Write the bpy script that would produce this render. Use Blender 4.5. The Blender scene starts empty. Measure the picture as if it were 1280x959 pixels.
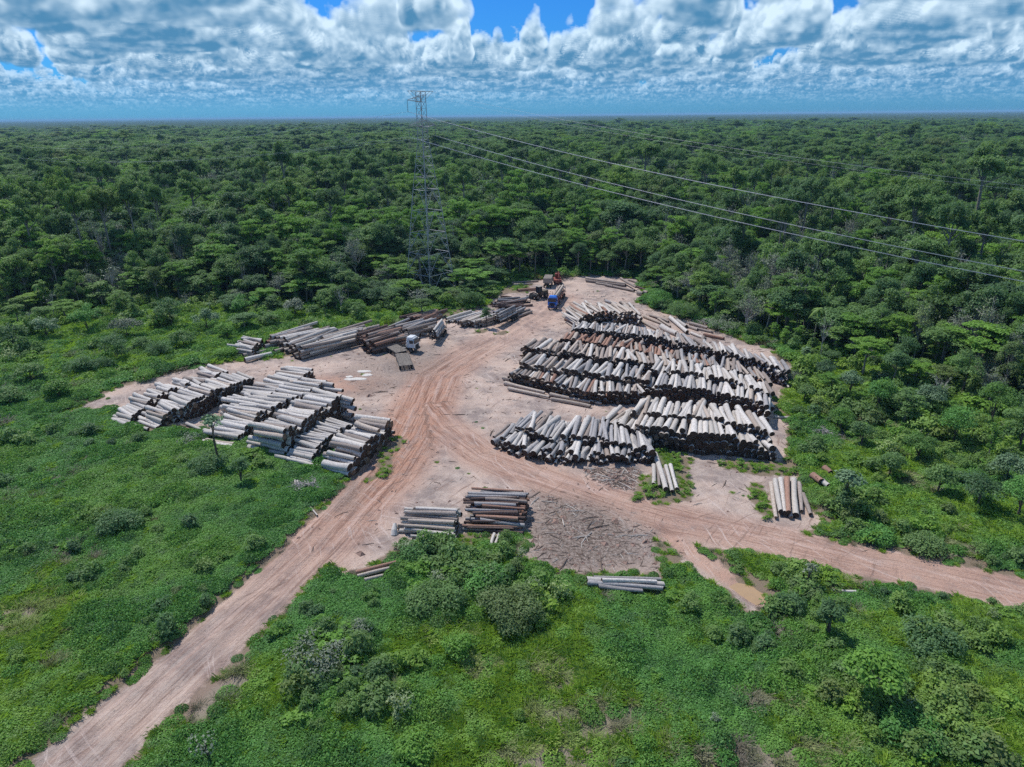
import bpy, bmesh, math, random
import numpy as np
from mathutils import Vector, Matrix, Euler

SC = bpy.context.scene
COL = SC.collection
rad = math.radians

# ------------------------------------------------------------------ camera
CAM_H = 50.0
PITCH = rad(21.44)
ROLL = rad(-0.56)
FPX = 1280 * 24.0 / 36.0
cam_data = bpy.data.cameras.new('camera')
cam_data.lens = 24.0
cam_data.sensor_width = 36.0
cam_data.clip_start = 0.5
cam_data.clip_end = 90000.0
cam = bpy.data.objects.new('camera', cam_data)
COL.objects.link(cam)
CAM_M = (Euler((math.pi / 2 - PITCH, 0, 0)).to_matrix() @ Matrix.Rotation(ROLL, 3, 'Z'))
cam.matrix_world = Matrix.Translation((0, 0, CAM_H)) @ CAM_M.to_4x4()
SC.camera = cam
CM = np.array(CAM_M)

# ------------------------------------------------------------------ sun, exposure
SUN_EL = rad(58)
SUN_AZ_VEC = Vector((-0.66, 0.75))          # the sun stands ahead and to the west of the view
sd = Vector((SUN_AZ_VEC.x, SUN_AZ_VEC.y, 0)).normalized() * math.cos(SUN_EL) + Vector((0, 0, math.sin(SUN_EL)))
sun_data = bpy.data.lights.new('sun', 'SUN')
sun_data.energy = 3.9
sun_data.angle = rad(0.53)
sun_data.color = (1.0, 0.965, 0.92)
sun = bpy.data.objects.new('sun', sun_data)
sun.rotation_euler = (-sd).to_track_quat('-Z', 'Y').to_euler()
sun.location = (-60, 60, 120)
COL.objects.link(sun)
SC.view_settings.view_transform = 'Standard'
SC.view_settings.look = 'None'
SC.view_settings.gamma = 1.0
SC.view_settings.exposure = 0.20
cy = SC.cycles
cy.max_bounces = 5
cy.diffuse_bounces = 3
cy.glossy_bounces = 2
cy.transmission_bounces = 3
cy.transparent_max_bounces = 4
cy.volume_bounces = 0
cy.caustics_reflective = False
cy.caustics_refractive = False
cy.use_adaptive_sampling = True
cy.adaptive_threshold = 0.02
cy.use_denoising = False

# ------------------------------------------------------------------ numpy noise
def make_table(seed, n=256):
    return np.random.RandomState(seed).rand(n, n).astype(np.float32)
T2 = [make_table(100 + i) for i in range(6)]
def vnoise(x, y, t=0):
    tab = T2[t]
    xi = np.floor(x).astype(np.int64); yi = np.floor(y).astype(np.int64)
    fx = (x - xi).astype(np.float32); fy = (y - yi).astype(np.float32)
    fx = fx * fx * (3 - 2 * fx); fy = fy * fy * (3 - 2 * fy)
    x0 = xi & 255; x1 = (xi + 1) & 255; y0 = yi & 255; y1 = (yi + 1) & 255
    a = tab[x0, y0]; b = tab[x1, y0]; c = tab[x0, y1]; d = tab[x1, y1]
    return a + (b - a) * fx + (c - a) * fy + (a - b - c + d) * fx * fy
def fbm(x, y, scale, octv=4, t=0):
    s = 0; a = 1.0; w = 0; f = 1.0 / scale
    for o in range(octv):
        s = s + a * vnoise(x * f + 17.3 * o, y * f - 9.1 * o, (t + o) % 6)
        w += a; a *= 0.5; f *= 2.03
    return s / w
def sstep(a, b, x):
    t = np.clip((x - a) / (b - a), 0, 1)
    return t * t * (3 - 2 * t)

# ------------------------------------------------------------------ world: sky and cumulus
R3 = np.random.RandomState(5).rand(64, 64, 64).astype(np.float32)
def n3(x, y, z):
    xi = np.floor(x).astype(np.int32); yi = np.floor(y).astype(np.int32); zi = np.floor(z).astype(np.int32)
    fx = x - xi; fy = y - yi; fz = z - zi
    fx = fx * fx * (3 - 2 * fx); fy = fy * fy * (3 - 2 * fy); fz = fz * fz * (3 - 2 * fz)
    x0 = xi & 63; x1 = (xi + 1) & 63; y0 = yi & 63; y1 = (yi + 1) & 63; z0 = zi & 63; z1 = (zi + 1) & 63
    def l(a, b, f): return a + (b - a) * f
    return l(l(l(R3[x0, y0, z0], R3[x1, y0, z0], fx), l(R3[x0, y1, z0], R3[x1, y1, z0], fx), fy),
             l(l(R3[x0, y0, z1], R3[x1, y0, z1], fx), l(R3[x0, y1, z1], R3[x1, y1, z1], fx), fy), fz)

CB, CT = 1.05, 2.75            # cloud base and highest top in km
def cloud_cover(x, y):
    wx = (vnoise(x * 0.9 + 3, y * 0.9, 3) - 0.5) * 1.1; wy = (vnoise(x * 0.9 + 50, y * 0.9 + 9, 4) - 0.5) * 1.1
    big = fbm(x, y, 4.6, 2, 1)
    m = fbm((x + wx) * 0.8 + (y + wy) * 0.6 + 31, (y + wy) * 0.8 - (x + wx) * 0.6 + 7, 0.98, 3, 2)
    v = m + 0.42 * (big - 0.5)
    return np.clip((v - 0.575) / 0.16, 0, 1)

def bake_clouds(az, el, steps):
    """march the cumulus layer along every direction; returns rgba arrays"""
    n = az.size
    dx = np.sin(az) * np.cos(el); dy = np.cos(az) * np.cos(el); dz = np.sin(el)
    T = np.ones(n, np.float32); L = np.zeros(n, np.float32); D = np.zeros(n, np.float32)
    rs = np.random.RandomState(3)
    jit = rs.rand(n).astype(np.float32)
    t0 = CB / dz; t1 = np.minimum(CT / dz, t0 + 60.0)
    live = np.arange(n)
    for s in range(steps):
        t = (t0[live] + (t1[live] - t0[live]) * (s + 0.3 + 0.4 * jit[live]) / steps)
        x = dx[live] * t; y = dy[live] * t; z = dz[live] * t
        cov = cloud_cover(x, y)
        top = CB - 0.2 + 1.1 * cov ** 0.6
        cand = (cov > 0.002) & (z < top + 0.6)
        idx = live[cand]
        if idx.size:
            xs, ys, zs, tp, ts = x[cand], y[cand], z[cand], top[cand], t[cand]
            sx, sy, sz = xs - 0.07, ys + 0.05, zs + 0.11
            nb = (n3(sx * 2.7, sy * 2.7, sz * 3.2) * 0.5 + n3(sx * 5 + 9, sy * 5, sz * 6) * 0.3 + n3(sx * 14 + 3, sy * 14, sz * 16) * 0.2) - 0.5
            nz = (n3(xs * 2.7, ys * 2.7, zs * 3.2) * 0.5 + n3(xs * 5 + 9, ys * 5, zs * 6) * 0.3
                  + n3(xs * 14 + 3, ys * 14, zs * 16) * 0.2) - 0.5
            dens = np.clip(((tp - zs) + nz * 0.85) * 6.0, 0, 1) * sstep(0.0, 0.10, zs + nz * 0.25 - CB - 0.30 * (1 - cov[cand]) ** 2)
            seg = (t1[idx] - t0[idx]) / steps
            a = 1 - np.exp(-dens * np.minimum(seg, 1.2) * 9)
            depth = np.clip(tp + nz * 0.85 - zs, 0, 3)
            lit = np.clip(0.85 * np.exp(-depth * 1.75) + (nz - nb) * 1.9 - 0.0, 0.0, 1.15)
            L[idx] += T[idx] * a * lit
            D[idx] += T[idx] * a * ts
            T[idx] *= 1 - a
        if s % 6 == 5:
            live = live[T[live] > 0.02]
            if live.size == 0: break
    alpha = 1 - T
    inv = 1 / np.maximum(alpha, 1e-3)
    return L * inv, alpha, D * inv

EL_MAX1 = 13.0
def cloud_image(name, W, H, az0, az1, fel, steps):
    u = (np.arange(W) + 0.5) / W; v = (np.arange(H) + 0.5) / H
    az = rad(az0) + u * rad(az1 - az0)
    el = fel(v)
    A, E = np.meshgrid(az, el)
    lit, al, dist = bake_clouds(A.ravel().astype(np.float32), np.maximum(E.ravel(), rad(0.35)).astype(np.float32), steps)
    fade = np.exp(-np.maximum(dist - 6, 0) / 95.0)
    shadow = np.array([0.085, 0.28, 0.50]); white = np.array([0.76, 0.96, 1.12]); far = np.array([0.18, 0.45, 0.80])
    lt = lit[:, None]
    lt = np.clip((lt - 0.08) / 0.70, 0, 1.1) ** 1.25
    col = shadow + (white - shadow) * lt
    col = far + (col - far) * fade[:, None]
    al = al * (0.25 + 0.75 * np.exp(-np.maximum(dist - 20, 0) / 45.0))
    px = np.zeros((H * W, 4), np.float32)
    px[:, :3] = col; px[:, 3] = al
    im = bpy.data.images.new(name, W, H, alpha=True, float_buffer=True)
    im.colorspace_settings.name = 'Non-Color'
    im.alpha_mode = 'CHANNEL_PACKED'
    im.pixels.foreach_set(px.ravel())
    im.update()
    im.pack()
    return im

world = bpy.data.worlds.new('World'); SC.world = world; world.use_nodes = True
WT = world.node_tree; WT.nodes.clear()
def build_world():
    N = WT.nodes; Lk = WT.links
    front = cloud_image('clouds_front', 1500, 210, -48, 48, lambda v: rad(EL_MAX1) * v, 200)
    rest = cloud_image('clouds_all', 720, 120, -180, 180, lambda v: rad(88) * v ** 1.6 + rad(0.4), 36)
    def math_(op, a, b=None, clamp=False):
        n = N.new('ShaderNodeMath'); n.operation = op; n.use_clamp = clamp
        for i, q in enumerate((a, b)):
            if q is None: continue
            if isinstance(q, (int, float)): n.inputs[i].default_value = q
            else: Lk.new(q, n.inputs[i])
        return n.outputs[0]
    tc = N.new('ShaderNodeTexCoord'); sep = N.new('ShaderNodeSeparateXYZ')
    nrm = N.new('ShaderNodeVectorMath'); nrm.operation = 'NORMALIZE'
    Lk.new(tc.outputs['Generated'], nrm.inputs[0]); Lk.new(nrm.outputs[0], sep.inputs[0])
    az = math_('ARCTAN2', sep.outputs[0], sep.outputs[1])
    el = math_('MAXIMUM', math_('ARCSINE', sep.outputs[2]), 0.0)
    def tex(im, u, v, ext):
        c = N.new('ShaderNodeCombineXYZ'); Lk.new(u, c.inputs[0]); Lk.new(v, c.inputs[1])
        t = N.new('ShaderNodeTexImage'); t.image = im; t.extension = ext; t.interpolation = 'Linear'
        Lk.new(c.outputs[0], t.inputs[0]); return t
    u1 = math_('DIVIDE', math_('ADD', az, rad(48)), rad(96)); v1 = math_('DIVIDE', el, rad(EL_MAX1))
    t1 = tex(front, u1, v1, 'EXTEND')
    u2 = math_('DIVIDE', math_('ADD', az, math.pi), 2 * math.pi)
    v2 = math_('POWER', math_('DIVIDE', math_('MAXIMUM', math_('SUBTRACT', el, rad(0.4)), 0.0), rad(88)), 1 / 1.6)
    t2 = tex(rest, u2, v2, 'EXTEND')
    wa = math_('MULTIPLY', math_('SUBTRACT', rad(47.5), math_('ABSOLUTE', az)), 30, True)
    we = math_('MULTIPLY', math_('SUBTRACT', rad(EL_MAX1 - 0.4), el), 30, True)
    w = math_('MULTIPLY', wa, we, True)
    mc = N.new('ShaderNodeMixRGB'); Lk.new(w, mc.inputs[0]); Lk.new(t2.outputs[0], mc.inputs[1]); Lk.new(t1.outputs[0], mc.inputs[2])
    ma = N.new('ShaderNodeMixRGB'); Lk.new(w, ma.inputs[0]); Lk.new(t2.outputs[1], ma.inputs[1]); Lk.new(t1.outputs[1], ma.inputs[2])
    sky = N.new('ShaderNodeTexSky'); sky.sky_type = 'NISHITA'; sky.sun_disc = False
    sky.sun_elevation = SUN_EL
    sky.sun_rotation = math.atan2(SUN_AZ_VEC.x, SUN_AZ_VEC.y)
    sky.altitude = 100; sky.air_density = 1.0; sky.dust_density = 0.4; sky.ozone_density = 3.0
    tint = N.new('ShaderNodeMixRGB'); tint.blend_type = 'MULTIPLY'; tint.inputs[0].default_value = 1
    tint.inputs[2].default_value = (0.13, 0.54, 1.16, 1)
    Lk.new(sky.outputs[0], tint.inputs[1])
    b1 = N.new('ShaderNodeBackground'); b1.inputs[1].default_value = 0.09; Lk.new(tint.outputs[0], b1.inputs[0])
    b2 = N.new('ShaderNodeBackground'); b2.inputs[1].default_value = 0.80; Lk.new(mc.outputs[0], b2.inputs[0])
    mx = N.new('ShaderNodeMixShader'); Lk.new(ma.outputs[0], mx.inputs[0]); Lk.new(b1.outputs[0], mx.inputs[1]); Lk.new(b2.outputs[0], mx.inputs[2])
    out = N.new('ShaderNodeOutputWorld'); Lk.new(mx.outputs[0], out.inputs[0])
build_world()
world.cycles.sampling_method = 'MANUAL'
world.cycles.sample_map_resolution = 512

# ------------------------------------------------------------------ pixel to ground survey
def G(px, py, z=0.0):
    """the point at height z that the photograph shows at (px, py), surveyed from the drone's position"""
    c = np.array([(px - 640.0) / FPX, -(py - 479.5) / FPX, -1.0])
    d = CM @ c
    t = (z - CAM_H) / d[2]
    return np.array([d[0] * t, d[1] * t, z])
def P(x, y, z):
    """where a world point falls in the photograph (for choosing what shows large)"""
    p = CM.T @ np.array([x, y, z - CAM_H])
    if p[2] > -0.1: return (-9999, -9999, 1)
    return (640 + FPX * p[0] / -p[2], 479.5 - FPX * p[1] / -p[2], -p[2])
def Gs(pts, z=0.0): return [G(a, b, z) for a, b in pts]

# ------------------------------------------------------------------ mesh helpers
class MB:
    def __init__(s): s.v = []; s.f = []; s.m = []
    def add(s, vs, fs, m=0):
        o = len(s.v); s.v.extend([tuple(v) for v in vs]); s.f.extend([tuple(i + o for i in f) for f in fs]); s.m.extend([m] * len(fs)); return s
    def box(s, c, size, rz=0.0, m=0, ry=0.0, taper=1.0, bevel=0.0):
        hx, hy, hz = [q / 2 for q in size]
        M = Matrix.Rotation(rz, 3, 'Z') @ Matrix.Rotation(ry, 3, 'Y')
        if bevel > 0:
            b = bevel; vs = []
            for z, k in ((-hz, 1), (-hz + b, 0), (hz - b, 0), (hz, 1)):
                e = b if k else 0
                t = taper if z > 0 else 1.0
                ring = [(-hx + e, -hy + b + e * 0), (-hx + b + e * 0, -hy + e), (hx - b, -hy + e), (hx - e, -hy + b), (hx - e, hy - b), (hx - b, hy - e), (-hx + b, hy - e), (-hx + e, hy - b)]
                vs += [M @ Vector((x * t, y * t, z)) + Vector(c) for x, y in ring]
            fs = [tuple(range(7, -1, -1)), tuple(range(24, 32))]
            for r in range(3):
                for i in range(8): fs.append((r * 8 + i, r * 8 + (i + 1) % 8, (r + 1) * 8 + (i + 1) % 8, (r + 1) * 8 + i))
            return s.add(vs, fs, m)
        vs = [M @ Vector((x * hx * (taper if z > 0 else 1), y * hy * (taper if z > 0 else 1), z * hz)) + Vector(c) for z in (-1, 1) for x, y in ((-1, -1), (1, -1), (1, 1), (-1, 1))]
        return s.add(vs, [(3, 2, 1, 0), (4, 5, 6, 7), (0, 1, 5, 4), (1, 2, 6, 5), (2, 3, 7, 6), (3, 0, 4, 7)], m)
    def tube(s, pts, rs, n=6, m=0, cap=True):
        pts = [Vector(p) for p in pts]
        if isinstance(rs, (int, float)): rs = [rs] * len(pts)
        rings = []
        for i, p in enumerate(pts):
            d = (pts[min(i + 1, len(pts) - 1)] - pts[max(i - 1, 0)]).normalized()
            a = d.orthogonal().normalized() if abs(d.z) > 0.95 else d.cross(Vector((0, 0, 1))).normalized()
            b = d.cross(a)
            rings.append([p + (a * math.cos(2 * math.pi * k / n) + b * math.sin(2 * math.pi * k / n)) * rs[i] for k in range(n)])
        vs = [v for r in rings for v in r]; fs = []
        for i in range(len(pts) - 1):
            for k in range(n): fs.append((i * n + k, i * n + (k + 1) % n, (i + 1) * n + (k + 1) % n, (i + 1) * n + k))
        if cap: fs.append(tuple(range(n - 1, -1, -1))); fs.append(tuple(range((len(pts) - 1) * n, len(pts) * n)))
        return s.add(vs, fs, m)
    def bar(s, a, b, w, m=0): return s.tube([a, b], w, 4, m, False)
    def cyl(s, c, r, w, axis='y', n=14, m=0):
        d = {'x': Vector((1, 0, 0)), 'y': Vector((0, 1, 0)), 'z': Vector((0, 0, 1))}[axis] * w / 2
        return s.tube([Vector(c) - d, Vector(c) + d], r, n, m)
    def mesh(s, name, mats, smooth=False):
        me = bpy.data.meshes.new(name); me.from_pydata(s.v, [], s.f)
        for k in (mats if isinstance(mats, (list, tuple)) else [mats]): me.materials.append(k)
        me.polygons.foreach_set('material_index', s.m)
        if smooth: me.polygons.foreach_set('use_smooth', [True] * len(me.polygons))
        me.update(); return me
    def obj(s, name, mats, parent=None, smooth=False):
        return link(name, s.mesh(name, mats, smooth), parent)
def link(name, data, parent=None, loc=None):
    o = bpy.data.objects.new(name, data); COL.objects.link(o)
    if parent is not None: o.parent = parent
    if loc is not None: o.location = loc
    return o
def tag(o, label=None, cat=None, group=None, kind=None):
    if label: o['label'] = label
    if cat: o['category'] = cat
    if group: o['group'] = group
    if kind: o['kind'] = kind
    return o
def empty(name, loc, rz, label, cat, group=None):
    o = link(name, None); o.location = loc; o.rotation_euler = (0, 0, rz)
    o.empty_display_size = 0.5
    return tag(o, label, cat, group)
def fast_mesh(name, V, F, mats, fmat=None, smooth=False, attrs=None):
    """V (n,3), F (m,k) arrays"""
    me = bpy.data.meshes.new(name); V = np.asarray(V, np.float32); F = np.asarray(F, np.int32)
    m, k = F.shape
    me.vertices.add(len(V)); me.vertices.foreach_set('co', V.ravel())
    me.loops.add(m * k); me.loops.foreach_set('vertex_index', F.ravel())
    me.polygons.add(m); me.polygons.foreach_set('loop_start', np.arange(m, dtype=np.int32) * k)
    for q in (mats if isinstance(mats, (list, tuple)) else [mats]): me.materials.append(q)
    if fmat is not None: me.polygons.foreach_set('material_index', np.asarray(fmat, np.int32))
    if smooth: me.polygons.foreach_set('use_smooth', np.ones(m, bool))
    for an, arr in (attrs or {}).items():
        arr = np.asarray(arr, np.float32)
        if arr.ndim == 1:
            a = me.attributes.new(an, 'FLOAT', 'POINT'); a.data.foreach_set('value', arr)
        else:
            a = me.attributes.new(an, 'FLOAT_VECTOR', 'POINT'); a.data.foreach_set('vector', arr.ravel())
    me.update(calc_edges=True); me.validate()
    return me

# ------------------------------------------------------------------ material helpers
class NT:
    def __init__(s, name):
        s.mat = bpy.data.materials.new(name); s.mat.use_nodes = True; s.t = s.mat.node_tree
        s.t.nodes.clear(); s.out = s.t.nodes.new('ShaderNodeOutputMaterial')
    def put(s, n, i, q):
        if q is None: return
        if isinstance(q, bpy.types.NodeSocket): s.t.links.new(q, n.inputs[i])
        elif isinstance(q, (tuple, list)) and len(q) == 3 and n.inputs[i].type == 'RGBA': n.inputs[i].default_value = (*q, 1)
        else: n.inputs[i].default_value = q
    def math(s, op, a, b=None, c=None, clamp=False):
        n = s.t.nodes.new('ShaderNodeMath'); n.operation = op; n.use_clamp = clamp
        s.put(n, 0, a); s.put(n, 1, b); s.put(n, 2, c); return n.outputs[0]
    def mix(s, f, a, b, mode='MIX'):
        n = s.t.nodes.new('ShaderNodeMixRGB'); n.blend_type = mode; s.put(n, 0, f); s.put(n, 1, a); s.put(n, 2, b); return n.outputs[0]
    def attr(s, name, typ='GEOMETRY', what='Fac'):
        n = s.t.nodes.new('ShaderNodeAttribute'); n.attribute_name = name; n.attribute_type = typ; return n.outputs[what]
    def noise(s, vec, scale, detail=3, rough=0.55, dist=0.0):
        n = s.t.nodes.new('ShaderNodeTexNoise'); s.put(n, 'Vector', vec); n.inputs['Scale'].default_value = scale
        n.inputs['Detail'].default_value = detail; n.inputs['Roughness'].default_value = rough; n.inputs['Distortion'].default_value = dist
        return n.outputs['Fac']
    def voro(s, vec, scale, feature='F1'):
        n = s.t.nodes.new('ShaderNodeTexVoronoi'); n.feature = feature; s.put(n, 'Vector', vec); n.inputs['Scale'].default_value = scale; return n.outputs['Distance']
    def ramp(s, f, a, b): # smooth 0..1 between a and b
        n = s.t.nodes.new('ShaderNodeMapRange'); n.interpolation_type = 'SMOOTHSTEP'; s.put(n, 0, f); n.inputs[1].default_value = a; n.inputs[2].default_value = b; return n.outputs[0]
    def pos(s): return s.t.nodes.new('ShaderNodeNewGeometry').outputs['Position']
    def rnd(s): return s.t.nodes.new('ShaderNodeObjectInfo').outputs['Random']
    def vmul(s, v, k):
        n = s.t.nodes.new('ShaderNodeVectorMath'); n.operation = 'MULTIPLY'; s.put(n, 0, v); s.put(n, 1, k); return n.outputs[0]
    def vadd(s, v, k):
        n = s.t.nodes.new('ShaderNodeVectorMath'); n.operation = 'ADD'; s.put(n, 0, v); s.put(n, 1, k); return n.outputs[0]
    def comb(s, x, y, z):
        n = s.t.nodes.new('ShaderNodeCombineXYZ'); s.put(n, 0, x); s.put(n, 1, y); s.put(n, 2, z); return n.outputs[0]
    def bump(s, h, strength, dist):
        n = s.t.nodes.new('ShaderNodeBump'); s.put(n, 'Height', h); n.inputs['Strength'].default_value = strength; n.inputs['Distance'].default_value = dist; return n.outputs[0]
    def bsdf(s, col, rough=0.8, spec=0.2, metal=0.0, normal=None):
        n = s.t.nodes.new('ShaderNodeBsdfPrincipled'); s.put(n, 'Base Color', col); s.put(n, 'Roughness', rough)
        n.inputs['Specular IOR Level'].default_value = spec; n.inputs['Metallic'].default_value = metal
        if normal is not None: s.put(n, 'Normal', normal)
        return n.outputs[0]
    def done(s, sh): s.t.links.new(sh, s.out.inputs[0]); return s.mat

def leaf_mat(name, dark, light, trans=0.25, dry=None):
    m = NT(name)
    sh = m.attr('shade'); r = m.rnd(); tint = m.attr('tint', 'INSTANCER')
    f = m.math('ADD', m.math('MULTIPLY', sh, 0.62), m.math('MULTIPLY', r, 0.45), clamp=True)
    c = m.mix(f, dark, light)
    c = m.mix(m.math('MULTIPLY', tint, 0.85), c, (0.32, 0.48, 0.06))
    c = m.mix(m.math('MULTIPLY', m.ramp(r, 0.34, 0.0), 0.28), c, (0.115, 0.175, 0.105))
    if dry: c = m.mix(m.math('MULTIPLY', m.ramp(r, 0.82, 1.0), 0.5), c, dry)
    d = m.bsdf(c, 0.55, 0.22)
    if trans > 0:
        t = m.t.nodes.new('ShaderNodeBsdfTranslucent'); m.put(t, 0, m.mix(0.5, c, (0.16, 0.30, 0.03), 'MIX'))
        x = m.t.nodes.new('ShaderNodeMixShader'); x.inputs[0].default_value = trans
        m.t.links.new(d, x.inputs[1]); m.t.links.new(t.outputs[0], x.inputs[2]); return m.done(x.outputs[0])
    return m.done(d)
def flat_mat(name, col, rough=0.6, spec=0.3, metal=0.0, var=0.25, scale=3.0):
    m = NT(name); n = m.noise(m.pos(), scale, 4, 0.6)
    c = m.mix(m.ramp(n, 0.35, 0.75), col, tuple(q * (1 - var) for q in col))
    return m.done(m.bsdf(c, rough, spec, metal))
# ------------------------------------------------------------------ plan of the clearing
def poly_sd(X, Y, poly):
    """signed distance to a polygon, positive inside"""
    pl = np.asarray(poly, np.float32)[:, :2]; n = len(pl)
    dmin = np.full(X.shape, 1e9, np.float32); inside = np.zeros(X.shape, bool)
    for i in range(n):
        ax, ay = pl[i]; bx, by = pl[(i + 1) % n]
        ex, ey = bx - ax, by - ay; l2 = ex * ex + ey * ey + 1e-9
        t = np.clip(((X - ax) * ex + (Y - ay) * ey) / l2, 0, 1)
        dmin = np.minimum(dmin, (X - ax - t * ex) ** 2 + (Y - ay - t * ey) ** 2)
        c = ((ay > Y) != (by > Y)) & (X < (bx - ax) * (Y - ay) / (by - ay + 1e-12) + ax)
        inside ^= c
    d = np.sqrt(dmin)
    return np.where(inside, d, -d)
def line_dist(X, Y, line):
    """distance from a polyline, signed across it, and the length along it"""
    pl = np.asarray(line, np.float32)[:, :2]
    best = np.full(X.shape, 1e9, np.float32); ac = np.zeros(X.shape, np.float32); al = np.zeros(X.shape, np.float32); L = 0.0
    for i in range(len(pl) - 1):
        ax, ay = pl[i]; bx, by = pl[i + 1]; ex, ey = bx - ax, by - ay; l = math.hypot(ex, ey)
        t = np.clip(((X - ax) * ex + (Y - ay) * ey) / (l * l), 0, 1)
        d = np.sqrt((X - ax - t * ex) ** 2 + (Y - ay - t * ey) ** 2)
        s = np.sign((X - ax) * ey - (Y - ay) * ex)
        w = d < best
        best = np.where(w, d, best); ac = np.where(w, s * d, ac); al = np.where(w, L + t * l, al); L += l
    return best, ac, al

YARD = Gs([(92, 512), (150, 484), (215, 466), (290, 452), (345, 450), (380, 440), (410, 431), (450, 419), (480, 411), (520, 404), (560, 397), (600, 384), (622, 372), (640, 360), (668, 351), (735, 345), (795, 349), (806, 366), (800, 378), (822, 390), (860, 402), (905, 415), (955, 436), (1000, 462), (985, 480), (972, 500), (982, 560), (975, 580), (992, 600), (1012, 640), (1030, 655), (1000, 668), (960, 672),
     (905, 680), (868, 676), (838, 672), (815, 678), (832, 700), (822, 720), (760, 722), (700, 726), (668, 700), (660, 668), (580, 664), (500, 676), (470, 700), (440, 712), (400, 680), (428, 650), (445, 612), (475, 570), (500, 548), (480, 535), (400, 560), (300, 540), (180, 530), (150, 512), (118, 512)])
ROAD_W = Gs([(70, 985), (95, 959), (150, 905), (215, 848), (300, 770), (352, 722), (395, 682), (440, 632), (480, 590), (512, 545), (530, 505), (545, 470), (590, 440), (640, 415), (672, 395), (700, 372)])
ROAD_E = Gs([(1420, 765), (1280, 742), (1150, 714), (1050, 695), (950, 673), (870, 655), (790, 634), (720, 612), (660, 592), (600, 568), (555, 535), (530, 505)])
SPUR = Gs([(835, 668), (862, 686), (895, 708), (925, 728), (948, 744)])
ISLES = [Gs([(800, 562), (838, 553), (862, 575), (868, 605), (858, 628), (820, 634), (790, 618), (796, 598), (812, 590)]),
         Gs([(905, 568), (985, 578), (990, 592), (940, 590), (900, 582)]),
         Gs([(945, 605), (962, 600), (968, 650), (950, 640)]),
         Gs([(575, 640), (586, 640), (584, 690), (572, 690)]),
         Gs([(480, 575), (505, 546), (512, 552), (470, 600), (440, 606)]),
         Gs([(590, 411), (604, 412), (598, 416), (586, 417)]), Gs([(617, 414), (630, 414), (626, 418), (613, 419)]),
         Gs([(632, 355), (668, 355), (664, 366), (632, 366)]), Gs([(556, 388), (575, 384), (580, 398), (556, 400)]), Gs([(360, 433), (385, 436), (388, 446), (360, 444)])]
CHIPS = [Gs([(665, 612), (740, 622), (800, 650), (830, 690), (822, 718), (700, 725), (668, 700), (655, 668)]), Gs([(730, 585), (800, 588), (805, 612), (760, 604)]),
         Gs([(420, 600), (470, 560), (450, 640), (410, 640)]), Gs([(470, 440), (560, 425), (560, 460), (500, 490), (430, 500), (420, 460)])]

def dirt_mask(X, Y):
    wx = (fbm(X, Y, 7.0, 4, 0) - 0.5) * 5.0; wy = (fbm(X + 90, Y, 7.0, 4, 1) - 0.5) * 5.0
    XX = X + wx; YY = Y + wy
    m = poly_sd(XX, YY, YARD)
    dw, aw, lw = line_dist(XX * 0.35 + X * 0.65, YY * 0.35 + Y * 0.65, ROAD_W); de, ae, le = line_dist(XX * 0.35 + X * 0.65, YY * 0.35 + Y * 0.65, ROAD_E)
    m = np.maximum(m, 3.6 + 1.8 * sstep(40, 75, lw) - dw); m = np.maximum(m, 3.3 - de)
    m = np.maximum(m, 1.7 - line_dist(XX, YY, SPUR)[0])
    for k in ISLES: m = np.minimum(m, -poly_sd(XX, YY, k))
    return m

def ground_z(X, Y, m=None):
    if m is None: m = dirt_mask(X, Y)
    veg = sstep(0.3, -3.0, m)
    z = veg * (0.25 + 0.9 * (fbm(X, Y, 9, 4, 2) - 0.35) + 0.5 * (fbm(X, Y, 3.0, 3, 4) - 0.5))
    z += (1 - veg) * ((fbm(X, Y, 12, 3, 3) - 0.5) * 0.18 + (fbm(X, Y, 1.6, 2, 5) - 0.5) * 0.10)
    # wheel ruts pressed along the west road
    dw, aw, lw = line_dist(X, Y, ROAD_W)
    rut = sstep(5.0, 3.0, dw) * (0.16 * np.sin(aw * 2.6 + 1.5 * np.sin(lw * 0.05)) + 0.06 * np.sin(aw * 6.1 + 2))
    z += rut * (1 - veg)
    ds = line_dist(X, Y, SPUR)[0]
    z -= 0.55 * sstep(2.6, 0.6, ds)
    return z

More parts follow.
